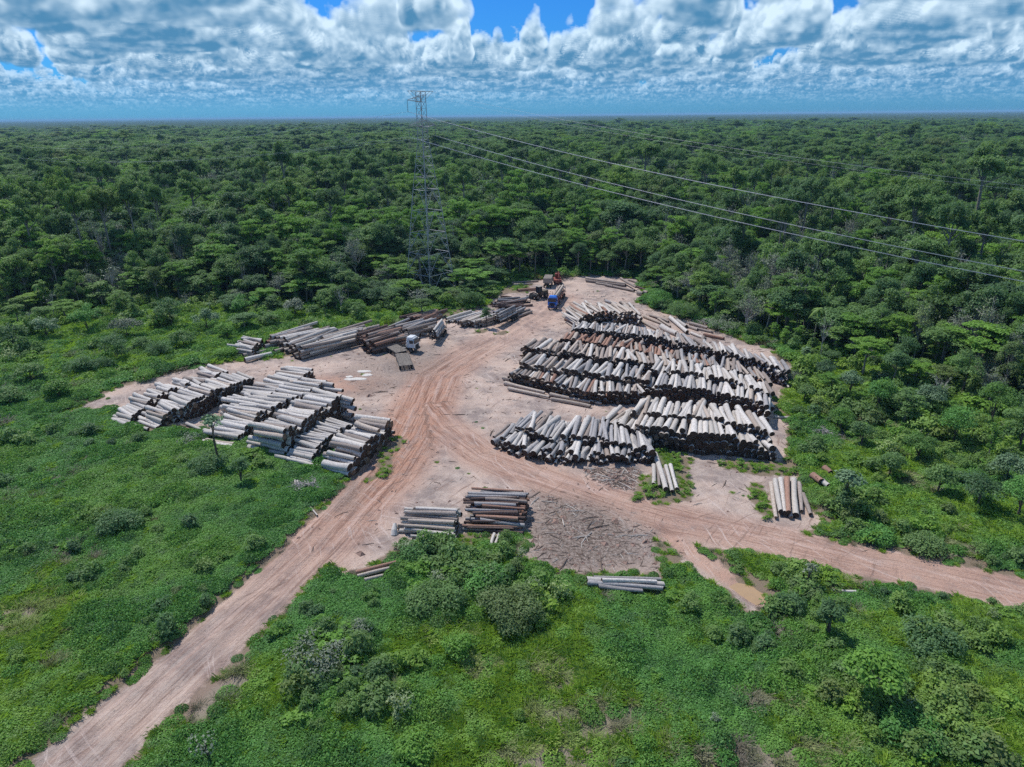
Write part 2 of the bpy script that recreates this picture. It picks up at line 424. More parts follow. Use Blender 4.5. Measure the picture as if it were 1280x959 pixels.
def ground_mat():
    m = NT('earth_and_undergrowth')
    p = m.pos(); mk = m.attr('dirt'); red = m.attr('red'); chips = m.attr('chips'); roadw = m.attr('roadw'); ac = m.attr('across'); al = m.attr('along'); zone = m.attr('zone')
    n1 = m.noise(p, 0.55, 6, 0.65); n2 = m.noise(p, 3.2, 5, 0.7); n3_ = m.noise(p, 0.12, 4, 0.6)
    edge = m.math('ADD', mk, m.math('MULTIPLY', m.math('SUBTRACT', n1, 0.5), 2.6))
    dm = m.ramp(edge, -0.35, 0.35)
    pale = (0.48, 0.36, 0.29); pink = (0.44, 0.245, 0.17); grey = (0.27, 0.215, 0.19)
    d = m.mix(m.ramp(n3_, 0.38, 0.62), pale, grey)
    d = m.mix(m.math('MULTIPLY', m.ramp(n1, 0.4, 0.7), 0.6), d, (0.54, 0.44, 0.37))
    d = m.mix(m.math('MULTIPLY', red, m.ramp(n1, 0.15, 0.6)), d, pink)
    # tyre tracks: streaks along the nearest road
    sv = m.comb(m.math('MULTIPLY', ac, 1.0), m.math('MULTIPLY', al, 0.035), 0.0)
    st = m.noise(sv, 3.2, 4, 0.7); st2 = m.noise(sv, 1.0, 2, 0.5)
    d = m.mix(m.math('MULTIPLY', roadw, m.math('MULTIPLY', m.ramp(st, 0.45, 0.62), 0.85)), d, (0.20, 0.10, 0.07))
    d = m.mix(m.math('MULTIPLY', roadw, m.math('MULTIPLY', m.ramp(st2, 0.5, 0.68), 0.6)), d, (0.56, 0.40, 0.33))
    # crossing tracks all over the yard
    for k, (ang, w) in enumerate(((0.55, 0.75), (-0.35, 0.55), (1.15, 0.65), (2.2, 0.4))):
        r = m.t.nodes.new('ShaderNodeVectorRotate'); r.rotation_type = 'Z_AXIS'; m.put(r, 0, p); r.inputs['Angle'].default_value = ang
        q = m.vmul(m.vadd(r.outputs[0], (7.0 * k, 0, 0)), (1.0, 0.045, 0.0)); dist = m.noise(m.vmul(p, (0.05, 0.05, 0)), 1.0, 2)
        s = m.noise(m.vadd(q, m.comb(m.math('MULTIPLY', dist, 9.0), 0, 0)), 2.1, 3, 0.7)
        gate = m.ramp(m.noise(m.vadd(p, (50.0 * k, 20, 0)), 0.045, 2), 0.46, 0.56)
        d = m.mix(m.math('MULTIPLY', m.math('MULTIPLY', m.ramp(s, 0.55, 0.68), gate), w), d, (0.21, 0.135, 0.105) if k % 2 == 0 else (0.60, 0.49, 0.43))
    # chips, bark and mud
    cn = m.noise(m.vmul(p, (1, 1, 0)), 2.6, 6, 0.8)
    cd = m.mix(m.ramp(cn, 0.38, 0.66), (0.10, 0.075, 0.06), (0.36, 0.29, 0.245))
    d = m.mix(m.math('MULTIPLY', chips, m.ramp(n1, 0.1, 0.45)), d, cd)
    d = m.mix(m.math('MULTIPLY', m.ramp(n2, 0.54, 0.72), 0.6), d, (0.18, 0.135, 0.115))
    d = m.mix(m.math('MULTIPLY', m.ramp(m.noise(p, 7.0, 3, 0.7), 0.60, 0.72), 0.45), d, (0.13, 0.095, 0.08))
    g = m.mix(m.ramp(n2, 0.35, 0.65), (0.030, 0.065, 0.018), (0.080, 0.150, 0.035))
    g = m.mix(m.math('MULTIPLY', zone, 0.6), g, (0.105, 0.15, 0.028))
    g = m.mix(m.math('MULTIPLY', m.attr('dry'), 0.9), g, (0.30, 0.24, 0.19))
    g = m.mix(m.math('MULTIPLY', m.ramp(m.math('ADD', mk, m.math('MULTIPLY', n1, 2.0)), -1.8, -0.2), 0.8), g, (0.24, 0.17, 0.13))
    c = m.mix(dm, g, d)
    hb = m.math('ADD', m.math('MULTIPLY', n2, 0.6), m.math('MULTIPLY', st, m.math('MULTIPLY', roadw, 1.2)))
    hb = m.math('ADD', hb, m.math('MULTIPLY', cn, 0.6))
    return m.done(m.bsdf(c, 0.95, 0.08, normal=m.bump(hb, 0.9, 0.22)))

def zone_fields(X, Y):
    """bright grass zones and dry patches, laid out as the photograph shows them"""
    z = sstep(0.52, 0.66, fbm(X, Y, 22, 3, 3)) * 0.35; dry = sstep(0.62, 0.74, fbm(X, Y, 9, 3, 5)) * 0.25
    def blob(px, py, rx, ry, s=1.0):
        c = G(px, py); dx = (X - c[0]) / rx; dy = (Y - c[1]) / ry
        return s * sstep(1.25, 0.45, np.sqrt(dx * dx + dy * dy) + (fbm(X, Y, 5, 3, 1) - 0.5) * 0.9)
    for a in ((610, 810, 12, 4.5), (690, 870, 9, 5), (560, 900, 9, 4, 0.6), (700, 770, 5, 3), (30, 780, 7, 9), (60, 860, 8, 5, .7), (330, 860, 5, 6, .8), (1230, 900, 8, 8, .9), (960, 700, 5, 2.2, .9), (1010, 725, 7, 2.4, .9), (1190, 790, 14, 4, .7), (1180, 650, 20, 8, .7),
              (1090, 585, 14, 7, .8), (1000, 500, 6, 8, .8), (840, 600, 5, 7, .4), (1060, 470, 20, 5, .9), (120, 390, 26, 10, .7), (60, 410, 22, 8, .7), (700, 930, 12, 4, .7), (640, 940, 9, 4, .8), (160, 455, 10, 5, .7), (20, 640, 8, 8, .3), (985, 640, 6, 6, .5), (1240, 560, 18, 10, .4), (730, 800, 3, 4, .4)):
        z = np.maximum(z, blob(*a))
    for a in ((740, 905, 6, 3, .8), (25, 775, 3, 3.5, .9), (1150, 690, 11, 1.8, .7), (690, 845, 2.5, 3, .7), (700, 955, 6, 2, .9), (980, 950, 8, 2.5, .9), (1035, 690, 6, 1, .4), (255, 870, 3.2, 5, .8), (250, 820, 3, 3, .4), (100, 690, 4, 4, .35), (1080, 730, 3, 2, .5), (985, 800, 2, 2, .6), (760, 690, 3, 2, .3), (1060, 545, 5, 5, .55), (1150, 600, 7, 4, .4), (950, 880, 3, 2, .5), (1120, 920, 4, 2, .5), (450, 650, 4, 4, .5), (258, 862, 4.2, 6.5, 1), (415, 655, 3, 3, .8), (470, 690, 4, 2, .8), (560, 790, 3, 2.5, .4), (600, 835, 2.5, 2, .5), (60, 750, 4, 3, .4)):
        dry = np.maximum(dry, blob(*a))
    return z, dry

def build_ground():
    x0, x1, y0, y1, st = -185, 185, 26, 300, 0.62
    nx = int((x1 - x0) / st) + 1; ny = int((y1 - y0) / st) + 1
    xs = np.linspace(x0, x1, nx); ys = np.linspace(y0, y1, ny)
    X, Y = np.meshgrid(xs, ys); X = X.astype(np.float32); Y = Y.astype(np.float32)
    M = dirt_mask(X, Y); Z = ground_z(X, Y, M)
    e = np.minimum.reduce([X - x0, x1 - X, Y - y0, y1 - Y]); Z = Z - 0.6 * sstep(6, 0, e)
    dw, aw, lw = line_dist(X, Y, ROAD_W); de, ae, le = line_dist(X, Y, ROAD_E)
    nearw = (dw < de); ac = np.where(nearw, aw, ae + 40); al = np.where(nearw, lw, le)
    roadw = np.maximum(sstep(7.5, 3.0, dw) * sstep(150, 90, lw) * (.45 + .55 * sstep(15, 60, lw)), 0.75 * sstep(5, 2.2, de) * (0.6 + 0.4 * sstep(0, 60, le)))
    red = np.maximum(sstep(9, 3, dw) * sstep(8, 60, lw) * (0.35 + 0.65 * sstep(125, 80, lw)), 0.62 * sstep(6, 2, de))
    red = np.maximum(red, 0.7 * sstep(2.5, .5, line_dist(X, Y, SPUR)[0]))
    c = G(430, 480); red = np.maximum(red, 0.75 * sstep(14, 4, np.hypot(X - c[0], (Y - c[1]) * 1.6)))
    ch = np.zeros_like(X)
    for k, w in zip(CHIPS, (1, .9, .9, .55)): ch = np.maximum(ch, w * sstep(-2.5, 5.0, poly_sd(X + (fbm(X, Y, 5, 3, 0) - .5) * 5, Y, k)))
    zone, dry = zone_fields(X, Y)
    V = np.stack([X.ravel(), Y.ravel(), Z.ravel()], 1)
    idx = np.arange(nx * ny).reshape(ny, nx)
    F = np.stack([idx[:-1, :-1].ravel(), idx[:-1, 1:].ravel(), idx[1:, 1:].ravel(), idx[1:, :-1].ravel()], 1)
    fm = (M[:-1, :-1] + M[1:, 1:]).ravel() / 2
    onroad = ((np.minimum(dw, de) < 4.6)[:-1, :-1].ravel()) & (fm > 0) & ((lw < 78) & nearw | (le < 128) & ~nearw)[:-1, :-1].ravel()
    sel = [('ground', fm <= 0), ('dirt_road', onroad), ('log_yard_ground', (fm > 0) & ~onroad)]
    mat = ground_mat()
    for name, k in sel:
        f = F[k]; u, inv = np.unique(f, return_inverse=True)
        at = {n: a.ravel()[u] for n, a in (('dirt', M), ('red', red), ('chips', ch), ('roadw', roadw), ('across', ac), ('along', al), ('zone', zone), ('dry', dry))}
        o = link(name, fast_mesh(name, V[u], inv.reshape(f.shape), mat, smooth=True, attrs=at))
        tag(o, kind='structure')
    # the floor under the forest, out to the horizon
    gm = NT('forest_floor'); n = gm.noise(gm.pos(), 0.05, 5)
    fl = gm.done(gm.bsdf(gm.mix(n, (0.012, 0.022, 0.009), (0.035, 0.055, 0.02)), 0.95, 0.05))
    b = MB(); S = 45000
    b.add([(-S, -300, -0.7), (S, -300, -0.7), (S, y0 + 1.5, -0.7), (-S, y0 + 1.5, -0.7), (-S, y1 - 1.5, -0.7), (x0 + 1.5, y1 - 1.5, -0.7), (x1 - 1.5, y1 - 1.5, -0.7), (S, y1 - 1.5, -0.7), (x0 + 1.5, y0 + 1.5, -0.7), (x1 - 1.5, y0 + 1.5, -0.7), (-S, 70000, -0.7), (S, 70000, -0.7)],
          [(0, 1, 2, 9, 8, 3), (3, 8, 5, 4), (9, 2, 7, 6), (4, 5, 6, 7, 11, 10)])
    tag(b.obj('forest_floor_ground', fl), kind='structure')
    # muddy puddle at the end of the ditch
    pc = G(945, 742); pm = NT('muddy_water'); pmat = pm.done(pm.bsdf(pm.mix(pm.noise(pm.pos(), 1.0, 3), (0.44, 0.29, 0.15), (0.34, 0.23, 0.13)), 0.12, 0.5))
    b = MB(); k = 26; b.add([(pc[0] - .6 + 3.1 * math.cos(a) * (1 + .25 * math.sin(2 * a + 1) + .12 * math.sin(5 * a)), pc[1] + .3 + 1.9 * math.sin(a) * (1 + .2 * math.cos(3 * a)), -0.40) for a in [2 * math.pi * i / k for i in range(k)]], [tuple(range(k))])
    tag(b.obj('puddle_water', pmat), kind='structure')
    sm = flat_mat('pale_clay', (0.60, 0.56, 0.50), 0.8, 0.2)
    for i, (px, py, w, d) in enumerate(((455, 464.5, 1.5, .45), (445, 474, 2.4, .55), (459, 469, 1.1, .6), (437, 471, .8, .4))):
        c = G(px, py); rng = random.Random(i); b = MB(); k = 12
        ring = [(w * (.8 + .4 * rng.random()) * math.cos(2 * math.pi * j / k), d * 1.5 * (.8 + .4 * rng.random()) * math.sin(2 * math.pi * j / k)) for j in range(k)]
        zz = float(ground_z(np.array([c[0]], np.float32), np.array([c[1]], np.float32))[0])
        b.add([(x, y, 0) for x, y in ring] + [(x * .9, y * .9, .10) for x, y in ring], [tuple(range(k, 2 * k))] + [(j, (j + 1) % k, k + (j + 1) % k, k + j) for j in range(k)])
        o = b.obj('clay_slab', sm); o.location = (c[0], c[1], zz - 0.02)
        lab = ['small pale slab on the yard dirt, farthest of four white patches', 'largest pale flat slab lying on the reddish yard dirt', 'pale slab touching the far end of the largest white slab', 'tiny pale slab beside the reddish dirt near the wide white slab'][i]
        tag(o, lab, 'slab', 'pale flat slabs on the yard')
build_ground()
# ------------------------------------------------------------------ logs
def bark_mat(name, base, dark, patch, patch_amt=0.5):
    m = NT(name); lp = m.attr('lpos', what='Vector'); r = m.rnd()
    off = m.comb(m.math('MULTIPLY', r, 37.0), m.math('MULTIPLY', r, 91.0), r)
    v = m.vadd(m.vmul(lp, (1.6, 3.0, 3.0)), off); v2 = m.vadd(m.vmul(lp, (5.0, 1.1, 1.1)), off); v3 = m.vadd(m.vmul(lp, (1.0, 7.0, 7.0)), off)
    c = m.mix(m.ramp(m.noise(v, 2.2, 4, 0.65), 0.36, 0.66), base, patch if patch_amt > 0 else base)
    c = m.mix(m.math('MULTIPLY', m.ramp(m.noise(v2, 2.4, 4, 0.75), 0.53, 0.68), 0.85), c, dark)
    c = m.mix(m.math('MULTIPLY', m.ramp(m.noise(v3, 1.5, 3, 0.7), 0.56, 0.74), 0.55), c, dark)
    c = m.mix(m.math('MULTIPLY', m.ramp(r, 0.0, 1.0), 0.5), c, tuple(q * 0.52 for q in base))
    return m.done(m.bsdf(c, 0.9, 0.12, normal=m.bump(m.noise(v3, 2.0, 4, 0.7), 0.5, 0.05)))
def end_mat(name, a, b):
    m = NT(name); lp = m.attr('lpos', what='Vector'); s = m.t.nodes.new('ShaderNodeSeparateXYZ'); m.put(s, 0, lp)
    rr = m.math('SQRT', m.math('ADD', m.math('POWER', s.outputs[1], 2.0), m.math('POWER', s.outputs[2], 2.0)))
    ring = m.math('SINE', m.math('MULTIPLY', m.math('ADD', rr, m.math('MULTIPLY', m.noise(lp, 3.0, 2), 0.1)), 70.0))
    c = m.mix(m.ramp(m.math('ADD', m.math('MULTIPLY', ring, 0.18), m.noise(lp, 6.0, 3)), 0.3, 0.75), a, b)
    c = m.mix(m.math('MULTIPLY', m.ramp(rr, 0.34, 0.50), 0.6), c, (0.03, 0.022, 0.018))
    c = m.mix(m.math('MULTIPLY', m.rnd(), 0.5), c, tuple(q * .45 for q in a))
    return m.done(m.bsdf(c, 0.9, 0.1))
END_DARK = end_mat('weathered_shaded_log_end', (0.055, 0.038, 0.030), (0.105, 0.070, 0.052))  # weathered wood, with the shade on the ends put into its dark colour
END_PALE = end_mat('fresh_log_end', (0.26, 0.185, 0.13), (0.15, 0.095, 0.065))
LOGMATS = {
    'pale grey': (bark_mat('pale_grey_bark', (0.50, 0.455, 0.41), (0.10, 0.082, 0.07), (0.73, 0.685, 0.635)), END_DARK),
    'dusky grey': (bark_mat('dusky_grey_bark', (0.29, 0.27, 0.262), (0.065, 0.056, 0.052), (0.46, 0.44, 0.43)), END_DARK),
    'tan': (bark_mat('tan_bark', (0.42, 0.34, 0.275), (0.12, 0.09, 0.07), (0.58, 0.50, 0.43)), END_PALE),
    'reddish brown': (bark_mat('reddish_bark', (0.30, 0.165, 0.12), (0.075, 0.04, 0.032), (0.42, 0.27, 0.20)), END_DARK),
    'dark brown': (bark_mat('dark_brown_bark', (0.115, 0.078, 0.066), (0.03, 0.02, 0.018), (0.20, 0.145, 0.125)), END_DARK),
    'cream': (bark_mat('cream_bark', (0.53, 0.475, 0.415), (0.14, 0.11, 0.09), (0.68, 0.635, 0.58)), END_DARK),
    'grey-brown': (bark_mat('grey_brown_bark', (0.29, 0.235, 0.20), (0.07, 0.052, 0.045), (0.42, 0.36, 0.32)), END_DARK),
}
LK = list(LOGMATS); LOG_VAR = 4; LOGMESH = {}
def make_log_mesh(kind, var):
    rng = random.Random(hash_s(kind) * 7 + var); n = 11; seg = 6; V = []; F = []; FM = []; LP = []
    bend = rng.uniform(-0.022, 0.022); bz = rng.uniform(-0.004, 0.008); tap = rng.uniform(0.70, 0.95); ph = rng.random() * 6
    rings = []
    for i in range(seg + 1):
        t = i / seg; x = t - 0.5; r = 0.5 * (1 + (tap - 1) * t) * (1 + 0.035 * math.sin(7 * t + ph)) * (1.07 if i == 0 else 1.0)
        row = []
        for k in range(n):
            a = 2 * math.pi * k / n
            q = r * (1 + 0.055 * math.sin(2 * a + ph) + 0.045 * math.sin(3 * a + ph * 2 + t * 2) + rng.uniform(-.02, .02))
            tilt = (0.012 * math.sin(a + ph) if i in (0, seg) else 0)
            V.append((x + tilt, q * math.cos(a) + bend * 8 * math.sin(math.pi * t), q * math.sin(a) + bz * 8 * math.sin(math.pi * t)))
            LP.append((x * 9, q * math.cos(a), q * math.sin(a))); row.append(len(V) - 1)
        rings.append(row)
    for i in range(seg):
        for k in range(n): F.append((rings[i][k], rings[i + 1][k], rings[i + 1][(k + 1) % n], rings[i][(k + 1) % n])); FM.append(0)
    for end, rev in ((rings[0], False), (rings[-1], True)):   # a saw cut, slightly dished rim
        base = len(V); cx = V[end[0]][0]
        for k in end:
            x, y, z = V[k]; V.append((x, y, z)); LP.append((0.3, y, z))
        c = sum((Vector(V[k]) for k in end), Vector()) / n
        V.append((c.x + (0.004 if not rev else -0.004), c.y, c.z)); LP.append((0.3, 0, 0)); ci = len(V) - 1
        for k in range(n):
            a, b = base + k, base + (k + 1) % n
            F.append((a, b, ci) if not rev else (b, a, ci)); FM.append(1)
    # a broken branch stub or two
    for q in range(rng.choice((0, 1, 2))):
        x = rng.uniform(-.35, .35); a = rng.uniform(0.3, 2.8); o = len(V)
        for s_, rr in ((0.42, 0.09), (0.60, 0.06)):
            for k in range(5):
                b = 2 * math.pi * k / 5
                V.append((x + 0.12 * rr * math.cos(b), s_ * math.cos(a) - rr * math.sin(b) * math.sin(a), s_ * math.sin(a) + rr * math.sin(b) * math.cos(a)))
                LP.append((x * 9, s_ * math.cos(a), s_ * math.sin(a)))
        for k in range(5): F.append((o + k, o + (k + 1) % 5, o + 5 + (k + 1) % 5, o + 5 + k)); FM.append(0)
        F.append(tuple(o + 5 + k for k in range(5))); FM.append(1)
    me = bpy.data.meshes.new('log_' + kind.replace(' ', '_').replace('-', '_')); me.from_pydata(V, [], F)
    for q in LOGMATS[kind]: me.materials.append(q)
    me.polygons.foreach_set('material_index', FM); me.polygons.foreach_set('use_smooth', [f == 0 for f in FM])
    a = me.attributes.new('lpos', 'FLOAT_VECTOR', 'POINT'); a.data.foreach_set('vector', np.array(LP, np.float32).ravel())
    me.update(); return me
def hash_s(s): return sum(ord(c) * (i + 3) for i, c in enumerate(s))
for k in LK:
    for v in range(LOG_VAR): LOGMESH[(k, v)] = make_log_mesh(k, v)

LOGS = []       # every log of the yard, as a record
RL = random.Random(77)
def gz(x, y): return float(ground_z(np.array([x], np.float32), np.array([y], np.float32))[0])
def pick(mix):
    t = RL.random() * sum(w for _, w in mix)
    for k, w in mix:
        t -= w
        if t <= 0: return k
    return mix[-1][0]
def add_log(c, yaw, L, d, kind, stack, pitch=0.0, top=True, order=0, force=False, side=0):
    LOGS.append(dict(c=np.array(c, float), yaw=yaw, pitch=pitch, L=L, d=d, kind=kind, stack=stack, top=top, order=order, force=force, roll=RL.random() * 6.28, side=side))
def axis(p0, p1, z=1.5):
    a, b = G(*p0, z), G(*p1, z); return math.atan2(b[1] - a[1], b[0] - a[0])

def pile(stack, pts, h, yaws, L, d, mix, messy=0.0, endj=0.35, slope=0.0, drop=0.12, dvar=0.2, topvar=0.6, rear=0):
    """pts: pixels of the top edge of the visible log ends (height h); yaws: heading from that end into the pile, at the first and last point"""
    d *= 0.87
    hp = [q[2] if len(q) > 2 else h for q in pts]
    W = [G(q[0], q[1], k) for q, k in zip(pts, hp)]
    W = [np.array([q[0], q[1], 0.0]) for q in W]; h = max(hp)
    seg = [np.hypot(*(W[i + 1] - W[i])[:2]) for i in range(len(W) - 1)]; tot = sum(seg)
    def at(s):
        s = min(max(s, 0), tot - 1e-6)
        for i, q in enumerate(seg):
            if s <= q: return W[i] + (W[i + 1] - W[i]) * (s / q), (W[i + 1] - W[i]) / q
            s -= q
        return W[-1], (W[-1] - W[-2]) / seg[-1]
    def hat(s):
        for i, q in enumerate(seg):
            if s <= q: return hp[i] + (hp[i + 1] - hp[i]) * s / q
            s -= q
        return hp[-1]
    n = max(1, int(round((h - d) / (0.84 * d))) + 1)
    step = 0.84 * d
    for k in range(n):
        s = (0.5 * d if k % 2 else 0) + slope * k
        order = 0
        while s < tot - slope * k * 0.7:
            p, t = at(s); f = s / tot
            yaw = yaws[0] + (yaws[1] - yaws[0]) * f
            ax = np.array([math.cos(yaw), math.sin(yaw)])
            cr = abs(t[0] * ax[1] - t[1] * ax[0]); cr = max(cr, 0.35)
            di = d * (1 + RL.uniform(-dvar, dvar)); Li = L * (1 + RL.uniform(-0.2, 0.16))
            nl = max(1, int(round((hat(s) - d) / (0.84 * d))) + 1)
            if k >= nl: s += d / cr; continue
            istop = k == nl - 1
            if istop and RL.random() < drop: s += d / cr; continue
            if k == nl - 2 and RL.random() < drop: istop = True
            yw = yaw + RL.gauss(0, 0.038 + messy * (1.0 if istop or k == nl - 2 else 0.4))
            ax = np.array([math.cos(yw), math.sin(yw)])
            e = RL.uniform(-endj, endj)
            zc = d / 2 + k * step + (RL.uniform(-.1, .25) * d * topvar if k else 0)
            c = p[:2] + ax * (Li / 2 + e)
            g = 0.02
            kd = pick(mix(f) if callable(mix) else mix)
            add_log((c[0], c[1], g + zc), yw + (math.pi if RL.random() < .5 else 0), Li, di, kd, stack, RL.gauss(0, 0.012 + messy * 0.25 * (k > 0)), istop, s, side=0)
            s += (di * 0.97) / cr
            order += 1
def single(stack, p0, p1, d, kind, z=0.0, force=True, order=0):
    """one log whose ends show at the pixels p0 and p1"""
    zz = z + d / 2; a, b = G(*p0, zz), G(*p1, zz)
    v = b - a; L = float(np.hypot(v[0], v[1])); c = (a + b) / 2
    add_log((c[0], c[1], zz + 0.02), math.atan2(v[1], v[0]), L, d, kind, stack, 0.0, True, order, force)

PALE = [('pale grey', 7), ('cream', 1.5), ('tan', .6), ('grey-brown', .5)]
# --- west yard: seven rows of pale logs, their dark ends facing the track
yA = axis((325, 533), (284, 525), 4.0); yA2 = axis((392, 560), (362, 552), 4); yF = axis((210, 520), (180, 510), 3)
pile('outermost row of the pale yard', [(158, 527, 1.0), (170, 516, 1.5), (185, 502), (200, 494), (213, 486), (228, 481), (238, 478)], 2.0, (yF, yF), 4.6, .9, PALE, 0.05)
pile('short row behind the outermost pale row', [(248, 481), (262, 473), (284, 463)], 2.2, (yF, yF), 6, .9, [('pale grey', 3), ('grey-brown', 3)], 0.10)
pile('second row of the pale yard', [(197, 532, .9), (202, 525, 1.5), (212, 512, 2.6), (225, 506), (237, 503), (250, 498), (266, 489), (280, 486), (294, 480), (306, 476), (320, 472)], 3.3, (yF, yF), 6.2, .92, [('pale grey', 4), ('cream', 2), ('tan', 1.6)], 0.05)
pile('middle row of the pale yard', [(290, 556, .9), (296, 548, 1.2), (311, 530, 2.4), (320, 516), (334, 511), (355, 500), (367, 497)], 3.2, (yA, yA), 7.4, .98, PALE, 0.04)
pile('back half of the middle pale row', [(312, 508), (335, 497), (348, 484), (362, 480), (380, 468), (393, 461)], 2.8, (yA, yA), 6.6, .9, PALE, 0.05)
pile('narrow row behind the tallest stack', [(367, 497), (380, 491), (390, 486), (405, 476), (428, 482)], 3.4, (yA, yA), 6.0, .9, PALE, 0.05)
pile('tallest stack of the pale yard', [(354, 541, 4.2), (363, 533, 4.8), (374, 526), (385, 519), (398, 509), (413, 501), (428, 491), (444, 497)], 4.9, (yA, yA - .05), 6.2, 1.02, PALE, 0.03)
pile('thin-log stack beside the tallest stack', [(390, 575, 1.2), (394, 564, 2.0), (405, 549), (415, 544), (428, 535), (441, 530)], 2.7, (yA2, yA2), 4.9, .62, PALE, 0.07, dvar=.35)
pile('stack nearest the west road', [(437, 588, 1.2), (441, 579, 2.0), (447, 566, 2.8), (456, 556), (463, 546), (478, 535), (487, 525, 3.0), (496, 530, 2.2)], 3.4, (yA2, yA2 + .05), 5.6, 1.12, [('pale grey', 3), ('tan', 2), ('grey-brown', 2), ('cream', 1)], 0.05, dvar=.3)
for a, b in (((143, 521), (160, 526)), ((168, 534), (186, 539)), ((233, 530), (255, 540)), ((310, 556), (352, 566)), ((271, 538), (297, 548)), ((345, 572), (392, 584)), ((360, 576), (390, 583))):
    single('fringe of the pale yard at the creepers', a, b, .6, 'cream')

# --- wide yard on the east side
mixR1 = [('dusky grey', 5), ('pale grey', 4), ('grey-brown', 1.2)]
a1 = axis((675, 543), (688, 521), 2.6)
pile('front row of loose dusky logs', [(640, 533), (660, 534), (690, 545), (720, 543), (755, 546), (790, 553), (820, 562)], 2.9, (a1 - .12, a1 + .28), 7.4, .88, mixR1, 0.05, endj=.7, dvar=.3)
pile('low apron of loose grey logs at the track', [(617, 546), (634, 551), (660, 560), (690, 567), (735, 568), (770, 566), (790, 567), (815, 562)], 1.7, (a1 - .2, a1 + .25), 5.0, .8, mixR1, 0.12, endj=1.1, drop=.35, dvar=.4)
a2 = axis((800, 533), (809, 510), 4)
pile('front wall of the cream stack', [(752, 521, 2.6), (770, 527, 3.3), (800, 533, 3.7), (820, 533), (850, 536), (880, 541), (903, 541), (935, 551, 3.1), (974, 563, 2.0)], 4.0, (a2 - .28, a2 + .33), 7.0, 1.03,
     lambda f: [('tan', 2.6 * (1 - f) ** 1.5), ('cream', 3), ('pale grey', 1 + 5 * f)], 0.03)
pile('rear tier of the cream stack', [(790, 512), (812, 514), (835, 518), (870, 518), (900, 523), (925, 529), (955, 533), (970, 541)], 4.6, (a2 - .1, a2 + .33), 6.6, 1.0,
     lambda f: [('tan', 4 * (1 - f)), ('cream', 3), ('pale grey', 6 * f)], 0.04)
a3 = axis((650, 462), (661, 452), 3); a3e = axis((905, 497), (903, 480), 4)
pile('low front row of the wide yard', [(636, 465), (660, 468), (690, 476), (712, 483), (740, 488), (785, 489), (806, 487)], 2.7, (a3, a3 + .28), 6.8, .82, [('grey-brown', 3), ('pale grey', 3), ('dusky grey', 2), ('tan', 1), ('reddish brown', .4)], 0.07)
pile('second row of the wide yard', [(650, 452), (680, 456), (710, 460), (750, 466), (800, 472), (820, 480), (850, 482), (880, 485), (900, 489), (925, 494), (950, 500), (964, 510)], 3.9, (a3 - .05, a3e), 6.4, .98,
     lambda f: [('tan', 3 * (1 - f)), ('grey-brown', 2 * (1 - f)), ('dusky grey', 3), ('pale grey', 1 + 9 * f)], 0.05)
pile('third row of the wide yard', [(812, 463), (840, 464), (870, 467), (900, 473), (930, 480), (968, 492)], 4.2, (a3e - .1, a3e + .1), 5.8, .98, [('pale grey', 6), ('cream', 2), ('grey-brown', 1)], 0.06)
pile('fourth row of the wide yard', [(652, 434), (690, 440), (715, 441), (750, 448), (800, 453), (830, 458), (850, 461)], 3.7, (a3 - .05, a3 + .35), 7.0, .88, lambda f: [('grey-brown', 5 * (1 - f) + .5), ('tan', 2), ('pale grey', 2 + 3 * f)], 0.08)
pile('red-tinted row of the wide yard', [(700, 424), (740, 429), (790, 438), (830, 447), (870, 454), (900, 460), (935, 468), (965, 478)], 3.6, (a3, a3 + .30), 6.0, .85,
     lambda f: [('reddish brown', 6 if f < .55 else 1.6), ('grey-brown', 3), ('tan', 2.2 if f < .55 else .6), ('dusky grey', 2.5 * f)], 0.10, dvar=.3)
pile('back row of the wide yard', [(716, 411), (760, 415), (800, 419), (850, 428), (900, 439), (940, 449), (965, 457), (990, 466)], 3.4, (a3 + .05, a3 + .4), 6.2, .8, [('dusky grey', 4), ('pale grey', 3), ('grey-brown', 2)], 0.12, dvar=.35)
pile('broken end of the back row', [(962, 452), (980, 460), (994, 470)], 1.8, (a3 + .3, a3 + .5), 5.0, .7, [('grey-brown', 3), ('dusky grey', 2)], 0.22, drop=.35)
for i, (a, b, d) in enumerate((((629, 473), (686, 485), .80), ((631, 479), (681, 491), .78), ((636, 486), (687, 497), .74))): single('three long tan logs by the wheel tracks', a, b, d, 'tan', order=i)
for i, (a, b, d) in enumerate((((690, 488), (743, 498), .66), ((688, 493), (739, 503), .72), ((690, 499), (738, 508), .66), ((738, 502), (752, 505), .6))): single('long tan bundle next to the first long bundle', a, b, d, 'tan', order=i)
single('lone short log on the track', (691, 568), (708, 578), .5, 'cream')
